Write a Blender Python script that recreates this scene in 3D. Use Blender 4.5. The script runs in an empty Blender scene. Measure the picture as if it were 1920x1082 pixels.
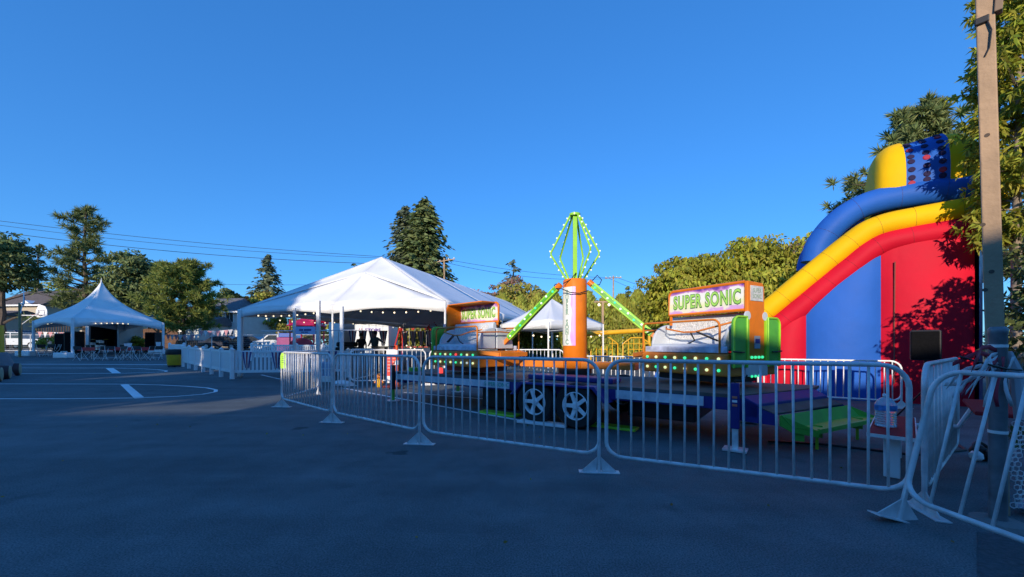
import bpy, bmesh, math, random
import numpy as np
from mathutils import Vector, Matrix, Euler

# ------------------------------------------------------------------ camera, sky, sun, exposure
F, HZ, CH = 720.0, 646.0, 1.22           # focal length (px of a 1920 wide picture), horizon row, eye height (m)
scene = bpy.context.scene
col = scene.collection
cd = bpy.data.cameras.new('camera'); cam = bpy.data.objects.new('camera', cd); col.objects.link(cam)
cd.sensor_width = 36.0; cd.lens = 36.0 * F / 1920.0
cd.shift_y = (HZ - 541.0) / 1920.0
cd.clip_start = 0.05; cd.clip_end = 2000.0
cam.location = (0, 0, CH); cam.rotation_euler = (math.radians(90), 0, 0)
scene.camera = cam

SUN_EL = math.radians(16.0)
SUN_H = Vector((0.35, 0.937)).normalized()         # horizontal heading of the light
sun_dir = Vector((SUN_H.x * math.cos(SUN_EL), SUN_H.y * math.cos(SUN_EL), -math.sin(SUN_EL)))
world = bpy.data.worlds.new('World'); scene.world = world; world.use_nodes = True
nt = world.node_tree; nt.nodes.clear()
sky = nt.nodes.new('ShaderNodeTexSky'); sky.sky_type = 'NISHITA'; sky.sun_disc = False
sky.sun_elevation = SUN_EL
sky.sun_rotation = math.atan2(-SUN_H.x, -SUN_H.y)
sky.air_density = 1.0; sky.dust_density = 0.15; sky.ozone_density = 2.6; sky.altitude = 60
hs = nt.nodes.new('ShaderNodeHueSaturation'); hs.inputs['Saturation'].default_value = 1.22; hs.inputs['Value'].default_value = 1.0
tint = nt.nodes.new('ShaderNodeMix'); tint.data_type = 'RGBA'; tint.blend_type = 'MULTIPLY'
tint.inputs[0].default_value = 1.0; tint.inputs[7].default_value = (0.86, 0.98, 1.16, 1)
gm = nt.nodes.new('ShaderNodeGamma'); gm.inputs['Gamma'].default_value = 0.6      # evens out the bright horizon of the model sky
tin2 = nt.nodes.new('ShaderNodeMix'); tin2.data_type = 'RGBA'; tin2.blend_type = 'MULTIPLY'; tin2.inputs[0].default_value = 1.0
EXPO = 0.6
kk = 0.1657 ** 0.6 / (0.13 * 2 ** EXPO)
tin2.inputs[7].default_value = (0.285 * kk, 0.66 * kk, 1.09 * kk, 1)
bg = nt.nodes.new('ShaderNodeBackground'); bg.inputs['Strength'].default_value = 0.13
wo = nt.nodes.new('ShaderNodeOutputWorld')
nt.links.new(sky.outputs[0], hs.inputs['Color']); nt.links.new(hs.outputs[0], tint.inputs[6])
nt.links.new(tint.outputs[2], gm.inputs[0]); nt.links.new(gm.outputs[0], tin2.inputs[6]); nt.links.new(tin2.outputs[2], bg.inputs['Color']); nt.links.new(bg.outputs[0], wo.inputs['Surface'])
sl = bpy.data.lights.new('sun', 'SUN'); sl.energy = 3.05; sl.angle = math.radians(0.55); sl.color = (1.0, 0.87, 0.70)
so = bpy.data.objects.new('sun', sl); col.objects.link(so)
so.rotation_euler = sun_dir.to_track_quat('-Z', 'Y').to_euler(); so.location = (-10, -20, 20)
vs = scene.view_settings
vs.view_transform = 'Standard'; vs.look = 'None'; vs.exposure = EXPO; vs.gamma = 1.0; vs.use_curve_mapping = False
scene.cycles.max_bounces = 6; scene.cycles.transparent_max_bounces = 6

R = math.radians
rnd = random.Random(7)

# ------------------------------------------------------------------ place maths
def gz(y):
    """height of the ground: flat by the gate, then a gentle rise to the street"""
    t = min(max(y - 12.0, 0.0), 48.0)
    k = 0.024
    return k * t * t / (t + 1.5) if t > 0 else 0.0
def P(px, py, Y):
    return Vector(((px - 960.0) / F * Y, Y, CH - (py - HZ) / F * Y))
def G(px, py, dz=0.0):
    Y = 8.0
    for _ in range(60):
        Y = 0.5 * Y + 0.5 * F * (CH - gz(Y)) / (py - HZ)
        Y = min(Y, 59)
    return Vector(((px - 960.0) / F * Y, Y, gz(Y) + dz))
def at(px, Y, dz=0.0):
    return Vector(((px - 960.0) / F * Y, Y, gz(Y) + dz))

# ------------------------------------------------------------------ materials
MATS = {}
def M(name, c, rough=0.55, metal=0.0, var=0.12, scale=6.0, bump=0.0, bscale=40.0, emit=0.0, spec=0.5, coat=0.0, trans=0.0, dirt=0.0, island=0.0, hue=0.0):
    if name in MATS: return MATS[name]
    m = bpy.data.materials.new(name); m.use_nodes = True
    n = m.node_tree; b = n.nodes['Principled BSDF']
    b.inputs['Roughness'].default_value = rough; b.inputs['Metallic'].default_value = metal
    b.inputs['Specular IOR Level'].default_value = spec
    if coat: b.inputs['Coat Weight'].default_value = coat; b.inputs['Coat Roughness'].default_value = 0.12
    if trans: b.inputs['Transmission Weight'].default_value = trans
    tc = n.nodes.new('ShaderNodeTexCoord')
    nz = n.nodes.new('ShaderNodeTexNoise'); nz.inputs['Scale'].default_value = scale; nz.inputs['Detail'].default_value = 5
    n.links.new(tc.outputs['Object'], nz.inputs['Vector'])
    mr = n.nodes.new('ShaderNodeMapRange'); mr.inputs['From Min'].default_value = 0.3; mr.inputs['From Max'].default_value = 0.7
    mr.inputs['To Min'].default_value = 1 - var; mr.inputs['To Max'].default_value = 1 + var
    n.links.new(nz.outputs['Fac'], mr.inputs['Value'])
    mx = n.nodes.new('ShaderNodeMix'); mx.data_type = 'RGBA'; mx.blend_type = 'MULTIPLY'; mx.inputs[0].default_value = 1
    mx.inputs[6].default_value = (*c, 1); n.links.new(mr.outputs[0], mx.inputs[7])
    out = mx.outputs[2]
    if dirt:
        n2 = n.nodes.new('ShaderNodeTexNoise'); n2.inputs['Scale'].default_value = scale * 0.45; n2.inputs['Detail'].default_value = 8; n2.inputs['Roughness'].default_value = 0.7
        n.links.new(tc.outputs['Object'], n2.inputs['Vector'])
        r2 = n.nodes.new('ShaderNodeMapRange'); r2.inputs['From Min'].default_value = 0.52; r2.inputs['From Max'].default_value = 0.75; r2.inputs['To Max'].default_value = dirt
        n.links.new(n2.outputs['Fac'], r2.inputs['Value'])
        m2 = n.nodes.new('ShaderNodeMix'); m2.data_type = 'RGBA'; m2.inputs[7].default_value = (0.09, 0.075, 0.06, 1)
        n.links.new(r2.outputs[0], m2.inputs[0]); n.links.new(out, m2.inputs[6]); out = m2.outputs[2]
    if island:
        gi = n.nodes.new('ShaderNodeNewGeometry')
        hsn = n.nodes.new('ShaderNodeHueSaturation')
        r3 = n.nodes.new('ShaderNodeMapRange'); r3.inputs['To Min'].default_value = 1 - island; r3.inputs['To Max'].default_value = 1 + island
        n.links.new(gi.outputs['Random Per Island'], r3.inputs['Value']); n.links.new(r3.outputs[0], hsn.inputs['Value'])
        r4 = n.nodes.new('ShaderNodeMapRange'); r4.inputs['To Min'].default_value = 0.5 - hue; r4.inputs['To Max'].default_value = 0.5 + hue * 0.4
        wn = n.nodes.new('ShaderNodeMath'); wn.operation = 'FRACT'; wm = n.nodes.new('ShaderNodeMath'); wm.operation = 'MULTIPLY'; wm.inputs[1].default_value = 17.31
        n.links.new(gi.outputs['Random Per Island'], wm.inputs[0]); n.links.new(wm.outputs[0], wn.inputs[0]); n.links.new(wn.outputs[0], r4.inputs['Value'])
        n.links.new(r4.outputs[0], hsn.inputs['Hue']); n.links.new(out, hsn.inputs['Color']); out = hsn.outputs[0]
    n.links.new(out, b.inputs['Base Color'])
    if rough < 0.9 and not trans:
        rr = n.nodes.new('ShaderNodeMapRange'); rr.inputs['To Min'].default_value = max(rough - 0.1, 0.05); rr.inputs['To Max'].default_value = min(rough + 0.12, 1)
        n.links.new(nz.outputs['Fac'], rr.inputs['Value']); n.links.new(rr.outputs[0], b.inputs['Roughness'])
    if bump:
        n3 = n.nodes.new('ShaderNodeTexNoise'); n3.inputs['Scale'].default_value = bscale; n3.inputs['Detail'].default_value = 4
        n.links.new(tc.outputs['Object'], n3.inputs['Vector'])
        bp = n.nodes.new('ShaderNodeBump'); bp.inputs['Strength'].default_value = bump; bp.inputs['Distance'].default_value = 0.02
        n.links.new(n3.outputs['Fac'], bp.inputs['Height']); n.links.new(bp.outputs[0], b.inputs['Normal'])
    if emit:
        b.inputs['Emission Color'].default_value = (*c, 1); b.inputs['Emission Strength'].default_value = emit
    MATS[name] = m; return m

def leaf_mat(name, c, tl=0.3, var=0.35, hue=0.04):
    if name in MATS: return MATS[name]
    m = M(name, c, rough=0.6, var=0.25, scale=0.5, island=var, hue=hue, spec=0.3)
    n = m.node_tree; b = n.nodes['Principled BSDF']; o = n.nodes['Material Output']
    src = b.inputs['Base Color'].links[0].from_socket
    t = n.nodes.new('ShaderNodeBsdfTranslucent'); n.links.new(src, t.inputs['Color'])
    ms = n.nodes.new('ShaderNodeMixShader'); ms.inputs[0].default_value = tl
    n.links.new(b.outputs[0], ms.inputs[1]); n.links.new(t.outputs[0], ms.inputs[2]); n.links.new(ms.outputs[0], o.inputs['Surface'])
    return m

galv   = M('galvanised_steel', (0.72, 0.71, 0.70), 0.45, 0.15, 0.22, 9, dirt=0.25)
galv_w = M('white_coated_steel', (0.86, 0.85, 0.82), 0.45, 0.1, 0.12, 9, dirt=0.25)
steel_dark = M('weathered_pipe_steel', (0.24, 0.26, 0.28), 0.55, 0.6, 0.3, 7, dirt=0.5)
white_p = M('white_paint', (0.86, 0.86, 0.85), 0.45, 0, 0.06, 5, dirt=0.18)
white_pl = M('white_plastic', (0.88, 0.88, 0.87), 0.4, 0, 0.05, 4, dirt=0.12)
vinyl_w = M('white_tent_vinyl', (0.84, 0.84, 0.83), 0.5, 0, 0.05, 1.5, bump=0.5, bscale=1.6, dirt=0.06)
orange = M('orange_enamel', (0.78, 0.20, 0.012), 0.32, 0, 0.12, 4, spec=0.3, dirt=0.22)
orange_d = M('orange_brown_enamel', (0.70, 0.20, 0.015), 0.42, 0, 0.15, 4, dirt=0.4)
lime = M('lime_enamel', (0.32, 0.68, 0.04), 0.35, 0, 0.1, 5, coat=0.3, dirt=0.18)
green = M('green_enamel', (0.10, 0.42, 0.05), 0.38, 0, 0.15, 5, dirt=0.25)
navy = M('blue_trailer_paint', (0.022, 0.022, 0.20), 0.45, 0, 0.15, 4, coat=0.2, dirt=0.25)
black_p = M('black_plastic', (0.012, 0.012, 0.014), 0.5, 0, 0.2, 8)
rubber = M('tyre_rubber', (0.014, 0.014, 0.015), 0.8, 0, 0.25, 12, dirt=0.2)
chrome = M('polished_alloy', (0.72, 0.73, 0.74), 0.3, 0.35, 0.06, 10)
fibre = M('pale_fibreglass', (0.62, 0.66, 0.70), 0.35, 0, 0.05, 5, coat=0.2, dirt=0.15)
red_p = M('red_paint', (0.50, 0.015, 0.02), 0.4, 0, 0.12, 6, dirt=0.15)
red_v = M('red_vinyl', (0.62, 0.008, 0.03), 0.62, 0, 0.10, 1.2, bump=0.55, bscale=3.2, spec=0.15)
blue_v = M('blue_vinyl', (0.02, 0.12, 0.50), 0.6, 0, 0.10, 1.2, bump=0.55, bscale=3.2, spec=0.2)
yel_v = M('yellow_vinyl', (0.88, 0.50, 0.004), 0.62, 0, 0.08, 1.2, bump=0.55, bscale=3.2, spec=0.15)
yellow = M('yellow_paint', (0.80, 0.42, 0.015), 0.4, 0, 0.1, 5, dirt=0.15)
wood = M('raw_fir_post', (0.42, 0.28, 0.17), 0.75, 0, 0.25, 3, bump=0.3, bscale=30)
bark = M('bark', (0.11, 0.08, 0.06), 0.9, 0, 0.35, 5, bump=0.8, bscale=18)
bark_l = M('pale_bark', (0.26, 0.20, 0.15), 0.85, 0, 0.3, 5, bump=0.5, bscale=18)
glass = M('dark_window_glass', (0.03, 0.04, 0.05), 0.08, 0, 0.1, 3, spec=0.8)
bulb_w = M('warm_bulb', (1.0, 0.82, 0.56), 0.3, emit=1.1)
bulb_c = M('white_bulb', (0.80, 0.90, 0.76), 0.3, emit=0.35)
bulb_g = M('green_bulb', (0.05, 0.85, 0.35), 0.3, emit=0.7)
bulb_y = M('yellow_green_bulb', (0.72, 0.85, 0.40), 0.3, emit=0.75)
bulb_r = M('red_bulb', (0.9, 0.06, 0.05), 0.3, emit=1.0)

# ------------------------------------------------------------------ mesh collector
class MB:
    def __init__(s): s.v = []; s.f = []
    def add(s, vs_, fs):
        o = len(s.v); s.v += [tuple(v) for v in vs_]; s.f += [tuple(i + o for i in f) for f in fs]; return s
    def box(s, c, d, rot=None):
        hx, hy, hz = d[0] / 2, d[1] / 2, d[2] / 2
        pts = [Vector((x, y, z)) for x in (-hx, hx) for y in (-hy, hy) for z in (-hz, hz)]
        if rot is not None: pts = [rot @ p for p in pts]
        c = Vector(c); pts = [p + c for p in pts]
        return s.add(pts, [(0, 1, 3, 2), (4, 6, 7, 5), (0, 4, 5, 1), (2, 3, 7, 6), (0, 2, 6, 4), (1, 5, 7, 3)])
    def bar(s, a, b, w, h=None, up=Vector((0, 0, 1))):
        a = Vector(a); b = Vector(b); h = h or w; d = (b - a); L = d.length; d.normalize()
        if abs(d.dot(up)) > 0.98: up = Vector((1, 0, 0)) if abs(d.x) < 0.9 else Vector((0, 1, 0))
        x = d.cross(up).normalized(); z = x.cross(d).normalized()
        rot = Matrix((x, d, z)).transposed()
        return s.box((a + b) / 2, (w, L, h), rot)
    def tube(s, pts, r, n=8, closed=False, caps=True):
        pts = [Vector(p) for p in pts]; k = len(pts); rs = r if isinstance(r, (list, tuple)) else [r] * k
        vs_ = []; prev = None
        for i, p in enumerate(pts):
            if closed: t = pts[(i + 1) % k] - pts[i - 1]
            else: t = pts[min(i + 1, k - 1)] - pts[max(i - 1, 0)]
            t.normalize()
            if prev is None:
                a = Vector((0, 0, 1)) if abs(t.z) < 0.9 else Vector((1, 0, 0))
                u = t.cross(a).normalized()
            else:
                u = (prev - t * prev.dot(t)); u = u.normalized() if u.length > 1e-6 else t.orthogonal().normalized()
            prev = u; w = t.cross(u)
            for j in range(n):
                an = 2 * math.pi * j / n
                vs_.append(p + (u * math.cos(an) + w * math.sin(an)) * rs[i])
        fs = []
        for i in range(k if closed else k - 1):
            a = i * n; b = ((i + 1) % k) * n
            for j in range(n): fs.append((a + j, a + (j + 1) % n, b + (j + 1) % n, b + j))
        if caps and not closed:
            fs.append(tuple(range(n - 1, -1, -1))); fs.append(tuple((k - 1) * n + j for j in range(n)))
        return s.add(vs_, fs)
    def lathe(s, prof, n=20, c=(0, 0, 0), axis='z', rot=None, caps=True):
        vs_ = []; c = Vector(c)
        for r, z in prof:
            for j in range(n):
                an = 2 * math.pi * j / n
                p = Vector((r * math.cos(an), r * math.sin(an), z))
                if axis == 'y': p = Vector((p.x, p.z, p.y))
                if axis == 'x': p = Vector((p.z, p.x, p.y))
                if rot is not None: p = rot @ p
                vs_.append(p + c)
        fs = []
        for i in range(len(prof) - 1):
            for j in range(n): fs.append((i * n + j, i * n + (j + 1) % n, (i + 1) * n + (j + 1) % n, (i + 1) * n + j))
        if caps: fs.append(tuple(range(n - 1, -1, -1))); fs.append(tuple((len(prof) - 1) * n + j for j in range(n)))
        return s.add(vs_, fs)
    def prism(s, poly, ext):
        poly = [Vector(p) for p in poly]; ext = Vector(ext); k = len(poly)
        vs_ = poly + [p + ext for p in poly]
        fs = [tuple(range(k - 1, -1, -1)), tuple(range(k, 2 * k))] + [(i, (i + 1) % k, k + (i + 1) % k, k + i) for i in range(k)]
        return s.add(vs_, fs)
    def grid(s, rows):
        m = len(rows[0]); vs_ = [p for r in rows for p in r]; fs = []
        for i in range(len(rows) - 1):
            for j in range(m - 1): fs.append((i * m + j, i * m + j + 1, (i + 1) * m + j + 1, (i + 1) * m + j))
        return s.add(vs_, fs)
    def mesh(s, name):
        me = bpy.data.meshes.new(name); me.from_pydata(s.v, [], s.f); me.update()
        bm = bmesh.new(); bm.from_mesh(me); bmesh.ops.recalc_face_normals(bm, faces=bm.faces); bm.to_mesh(me); bm.free()
        return me
    def build(s, name, mat, parent=None, smooth=False, bevel=0.0, solid=0.0):
        me = s.mesh(name)
        return obj(name, me, mat, parent, smooth, bevel, solid)

def obj(name, me, mat, parent=None, smooth=False, bevel=0.0, solid=0.0):
    if mat is not None and len(me.materials) == 0: me.materials.append(mat)
    o = bpy.data.objects.new(name, me); col.objects.link(o)
    if smooth:
        me.polygons.foreach_set('use_smooth', [True] * len(me.polygons))
        try: me.set_sharp_from_angle(angle=R(42))
        except Exception: pass
    if solid:
        md = o.modifiers.new('thickness', 'SOLIDIFY'); md.thickness = solid; md.offset = 0
    if bevel:
        md = o.modifiers.new('bevel', 'BEVEL'); md.width = bevel; md.segments = 2; md.limit_method = 'ANGLE'; md.angle_limit = R(40)
    if parent: o.parent = parent
    return o
def inst(name, me, loc, parent, rot=(0, 0, 0), scale=(1, 1, 1)):
    o = bpy.data.objects.new(name, me); col.objects.link(o); o.location = loc; o.rotation_euler = rot; o.scale = scale
    if parent: o.parent = parent
    return o
def tag(o, label, cat, group=None):
    o['label'] = label; o['category'] = cat
    if group: o['group'] = group
    return o
def thing(name, label, cat, loc=(0, 0, 0), rz=0.0, group=None):
    o = bpy.data.objects.new(name, None); o.empty_display_size = 0.2; col.objects.link(o)
    o.location = loc; o.rotation_euler = (0, 0, rz)
    return tag(o, label, cat, group)
def struct(o, kind='structure'):
    o['kind'] = kind; return o
def kids(o): return [c for c in bpy.data.objects if c.parent == o]
def copy_tree(o, parent=None, label=None):
    c = o.copy(); col.objects.link(c); c.parent = parent
    if label: c['label'] = label
    for k in kids(o): copy_tree(k, c)
    return c
def text(body, size, mat, parent, loc, rot=(0, 0, 0), ext=0.002, sx=1.0, off=0.0, name='lettering', spacing=1.0):
    cu = bpy.data.curves.new('t', 'FONT'); cu.body = body; cu.size = size; cu.extrude = ext; cu.offset = off
    cu.align_x = 'CENTER'; cu.align_y = 'CENTER'; cu.space_character = spacing; cu.resolution_u = 3
    t = bpy.data.objects.new('t', cu); col.objects.link(t)
    bpy.context.view_layer.update()
    me = bpy.data.meshes.new_from_object(t.evaluated_get(bpy.context.evaluated_depsgraph_get()))
    bpy.data.objects.remove(t); me.name = name
    me.materials.clear()
    o = obj(name, me, mat, parent); o.location = loc; o.rotation_euler = rot; o.scale = (sx, 1, 1)
    return o
def arc(c, r, a0, a1, n, ax, ay):
    c = Vector(c); ax = Vector(ax); ay = Vector(ay)
    return [c + ax * r * math.cos(R(a0 + (a1 - a0) * i / n)) + ay * r * math.sin(R(a0 + (a1 - a0) * i / n)) for i in range(n + 1)]
ball_me = {}
def ball(mat, r, seg=8):
    k = (mat.name, r)
    if k not in ball_me:
        bm = bmesh.new(); bmesh.ops.create_uvsphere(bm, u_segments=seg, v_segments=max(seg // 2 + 1, 5), radius=r)
        me = bpy.data.meshes.new('bulb'); bm.to_mesh(me); bm.free(); me.materials.append(mat)
        me.polygons.foreach_set('use_smooth', [True] * len(me.polygons)); ball_me[k] = me
    return ball_me[k]

# ------------------------------------------------------------------ ground
def asphalt_material():
    m = bpy.data.materials.new('asphalt'); m.use_nodes = True; n = m.node_tree; b = n.nodes['Principled BSDF']
    tc = n.nodes.new('ShaderNodeTexCoord')
    def noise(sc, det=6, ro=0.6):
        z = n.nodes.new('ShaderNodeTexNoise'); z.inputs['Scale'].default_value = sc; z.inputs['Detail'].default_value = det; z.inputs['Roughness'].default_value = ro
        n.links.new(tc.outputs['Object'], z.inputs['Vector']); return z.outputs['Fac']
    def rng(src, a, b_, c, d):
        r = n.nodes.new('ShaderNodeMapRange'); r.inputs['From Min'].default_value = a; r.inputs['From Max'].default_value = b_
        r.inputs['To Min'].default_value = c; r.inputs['To Max'].default_value = d; n.links.new(src, r.inputs['Value']); return r.outputs[0]
    def mul(a, b_):
        q = n.nodes.new('ShaderNodeMath'); q.operation = 'MULTIPLY'; n.links.new(a, q.inputs[0]); n.links.new(b_, q.inputs[1]); return q.outputs[0]
    big = rng(noise(0.35), 0.3, 0.7, 0.78, 1.22)
    mid = rng(noise(2.3, 8, 0.7), 0.3, 0.7, 0.8, 1.2)
    fine = rng(noise(95, 3, 0.7), 0.32, 0.72, 0.45, 1.65)
    spots = rng(noise(1.1, 3, 0.5), 0.66, 0.72, 1.0, 0.72)
    mpn = n.nodes.new('ShaderNodeMapping'); mpn.inputs['Scale'].default_value = (0.22, 2.6, 1); mpn.inputs['Rotation'].default_value = (0, 0, 0.5)
    n.links.new(tc.outputs['Object'], mpn.inputs[0])
    stn = n.nodes.new('ShaderNodeTexNoise'); stn.inputs['Scale'].default_value = 1.0; stn.inputs['Detail'].default_value = 7; n.links.new(mpn.outputs[0], stn.inputs['Vector'])
    streak = rng(stn.outputs['Fac'], 0.35, 0.7, 0.88, 1.14)
    f = mul(mul(mul(big, mid), streak), mul(fine, spots))
    # two oil stains
    for (sx, sy, sr) in ((G(745, 850).x, G(745, 850).y, 0.16), (G(560, 803).x, G(560, 803).y, 0.18)):
        vd = n.nodes.new('ShaderNodeVectorMath'); vd.operation = 'DISTANCE'; vd.inputs[1].default_value = (sx, sy, 0)
        n.links.new(tc.outputs['Object'], vd.inputs[0])
        ad = n.nodes.new('ShaderNodeMath'); ad.operation = 'ADD'; n.links.new(vd.outputs['Value'], ad.inputs[0]); n.links.new(rng(noise(7, 4), 0.3, 0.7, -0.07, 0.07), ad.inputs[1])
        f = mul(f, rng(ad.outputs[0], sr * 0.45, sr * 0.75, 0.45, 1.0))
    # hairline cracks
    vo = n.nodes.new('ShaderNodeTexVoronoi'); vo.feature = 'DISTANCE_TO_EDGE'; vo.inputs['Scale'].default_value = 0.16
    wv = n.nodes.new('ShaderNodeVectorMath'); wv.operation = 'ADD'
    nn = n.nodes.new('ShaderNodeTexNoise'); nn.inputs['Scale'].default_value = 1.2; nn.inputs['Detail'].default_value = 6; n.links.new(tc.outputs['Object'], nn.inputs['Vector'])
    n.links.new(tc.outputs['Object'], wv.inputs[0]); n.links.new(nn.outputs['Color'], wv.inputs[1]); n.links.new(wv.outputs[0], vo.inputs['Vector'])
    mx = n.nodes.new('ShaderNodeMix'); mx.data_type = 'RGBA'; mx.blend_type = 'MULTIPLY'; mx.inputs[0].default_value = 1; mx.inputs[6].default_value = (0.116, 0.136, 0.142, 1)
    n.links.new(f, mx.inputs[7]); n.links.new(mx.outputs[2], b.inputs['Base Color'])
    b.inputs['Roughness'].default_value = 0.86; b.inputs['Specular IOR Level'].default_value = 0.35
    bp = n.nodes.new('ShaderNodeBump'); bp.inputs['Strength'].default_value = 0.55; bp.inputs['Distance'].default_value = 0.006
    n.links.new(noise(150, 3, 0.6), bp.inputs['Height']); n.links.new(bp.outputs[0], b.inputs['Normal'])
    return m
asphalt = asphalt_material()
earth = M('dry_grass_earth', (0.085, 0.085, 0.04), 0.95, 0, 0.35, 1.5, bump=0.6, bscale=12)
def sheet(name, x0, x1, ys, dz, mat):
    b = MB(); xs = [x0 + (x1 - x0) * i / 8 for i in range(9)]
    b.grid([[(x, y, gz(y) + dz) for x in xs] for y in ys])
    return struct(b.build(name, mat))
ysA = [-40, -20, 0, 6, 12, 13, 14, 15, 16, 18, 20, 24, 28, 32, 36, 40, 46, 52, 58, 62]
sheet('ground', -700, 700, [-300, -100] + ysA + [100, 300, 900], -0.03, earth)
sheet('asphalt_lot', -64, 26, ysA[:-3], 0.0, asphalt)
# painted court lines: worn white paint
def line_material():
    m = M('court_line_paint', (0.84, 0.85, 0.85), 0.7, 0, 0.12, 6, dirt=0.35)
    return m
linep = line_material()
def stripe(pts, w=0.06):
    """flat painted stripe following ground points, its own painted marking"""
    b = MB(); rows = []
    pts = [Vector(p) for p in pts]
    for i, p in enumerate(pts):
        t = (pts[min(i + 1, len(pts) - 1)] - pts[max(i - 1, 0)]); t.z = 0; t.normalize()
        nrm = Vector((-t.y, t.x, 0)) * w / 2
        rows.append([(p.x + nrm.x, p.y + nrm.y, gz(p.y + nrm.y) + 0.004), (p.x - nrm.x, p.y - nrm.y, gz(p.y - nrm.y) + 0.004)])
    b.grid(rows)
    return struct(b.build('court_line', linep))
def gpts(pp, sub=4):
    q = [G(*p) for p in pp]; out = []
    for a, b in zip(q[:-1], q[1:]):
        for i in range(sub): out.append(a.lerp(b, i / sub))
    out.append(q[-1]); return out
stripe(gpts([(-160, 748), (120, 748), (250, 746.5), (330, 743.5), (380, 739.5), (404, 735), (405, 731), (388, 727.5), (350, 724.5), (300, 722), (232, 720.5), (60, 720), (-220, 720)]), 0.085)
stripe(gpts([(-160, 700.5), (100, 700.5), (230, 700), (290, 698.5), (311, 697), (312, 695.3), (296, 693.3), (262, 691.3), (210, 690.3), (60, 690), (-160, 690)]), 0.10)
stripe(gpts([(233, 721), (262, 747)]), 0.17)
stripe(gpts([(205, 690.3), (219, 700)]), 0.24)
stripe(gpts([(-200, 682.5), (120, 683), (322, 684)]), 0.22)
stripe(gpts([(644, 728), (757, 749), (860, 768), (1040, 800)]), 0.09)
stripe(gpts([(757, 736), (860, 744.5), (930, 750)]), 0.07)
stripe(gpts([(490, 703), (525, 711)]), 0.09)
pch = MB(); pch.add([(3.03, 2.50, 0.004), (2.45, 2.02, 0.004), (1.75, 1.15, 0.004), (1.6, 0.6, 0.004), (3.62, 0.6, 0.004), (3.58, 2.25, 0.004)], [(0, 1, 2, 3, 4, 5)])
struct(pch.build('asphalt_patch', M('fresh_asphalt', (0.075, 0.088, 0.098), 0.9, 0, 0.3, 30, bump=0.7, bscale=110)))
# grass verge at the right
grassm = M('verge_soil', (0.035, 0.045, 0.018), 0.95, 0, 0.4, 6, bump=0.8, bscale=30)
vb = MB(); vb.add([(3.55, 2.2, 0.008), (5.1, 3.75, 0.008), (6.9, 5.0, 0.008), (10.5, 6.0, 0.008), (26, 6.5, 0.008), (26, -8, 0.008), (6.5, -8, 0.008), (3.6, 1.0, 0.008)], [(0, 7, 6, 5, 4, 3, 2, 1)])
struct(vb.build('grass_verge', grassm))

def cards(name, pos, axis, length, width, mat, parent=None, rng=None, droop=0.0, nrm=None):
    """many small leaf-shaped faces; pos (N,3), axis (N,3) long direction"""
    rng = rng or np.random.default_rng(1); N = len(pos)
    a = axis / (np.linalg.norm(axis, axis=1, keepdims=True) + 1e-9)
    q = rng.normal(size=(N, 3))
    if nrm is not None: q = q * 0.38 + nrm
    b = np.cross(a, q); b /= (np.linalg.norm(b, axis=1, keepdims=True) + 1e-9)
    L = (length * rng.uniform(0.65, 1.3, (N, 1))); W = (width * rng.uniform(0.7, 1.3, (N, 1)))
    v = np.empty((N, 4, 3))
    v[:, 0] = pos - a * L * 0.5; v[:, 1] = pos + b * W * 0.5 - a * L * 0.05
    v[:, 2] = pos + a * L * 0.5; v[:, 3] = pos - b * W * 0.5 - a * L * 0.05
    if droop: v[:, 2, 2] -= droop * L[:, 0]
    me = bpy.data.meshes.new(name)
    me.vertices.add(N * 4); me.vertices.foreach_set('co', v.reshape(-1))
    me.loops.add(N * 4); me.loops.foreach_set('vertex_index', np.arange(N * 4, dtype=np.int32))
    me.polygons.add(N); me.polygons.foreach_set('loop_start', np.arange(0, N * 4, 4, dtype=np.int32))
    try: me.polygons.foreach_set('loop_total', np.full(N, 4, dtype=np.int32))
    except Exception: pass
    me.update(calc_edges=True); me.validate()
    return obj(name, me, mat, parent)
gr = np.random.default_rng(3); gp = []
while len(gp) < 9000:
    x = gr.uniform(3.6, 9.0); y = gr.uniform(1.0, 5.6)
    if x - 3.6 > (y - 2.2) * 0.98 + 0.05 and x > 3.65: gp.append((x, y, 0.03))
gp = np.array(gp); ga = gr.normal(size=gp.shape) * 0.45; ga[:, 2] = 1.0
g_o = cards('grass', gp, ga, 0.09, 0.012, leaf_mat('grass_blades', (0.055, 0.10, 0.02), 0.25), rng=gr)
struct(g_o, 'stuff'); g_o['label'] = 'short green grass on the verge by the steel post'
# ------------------------------------------------------------------ trees
leaf_dark = leaf_mat('pine_needles', (0.18, 0.23, 0.08), 0.2)
leaf_spruce = leaf_mat('spruce_needles', (0.14, 0.185, 0.06), 0.15)
leaf_blue = leaf_mat('blue_fir_needles', (0.135, 0.17, 0.095), 0.15)
leaf_mid = leaf_mat('broad_leaves', (0.35, 0.37, 0.04), 0.3)
leaf_olive = leaf_mat('olive_leaves', (0.36, 0.36, 0.06), 0.3, hue=0.06)
leaf_cedar = leaf_mat('cedar_sprays', (0.33, 0.37, 0.06), 0.25)
leaf_rust = leaf_mat('rusty_leaves', (0.34, 0.22, 0.12), 0.25, hue=0.05)
leaf_gold = leaf_mat('yellowing_leaves', (0.34, 0.27, 0.05), 0.3, hue=0.06)
leaf_pine2 = leaf_mat('bright_pine_needles', (0.23, 0.28, 0.06), 0.25)
leaf_near = leaf_mat('glossy_long_leaves', (0.33, 0.37, 0.04), 0.35, hue=0.05)

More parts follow.
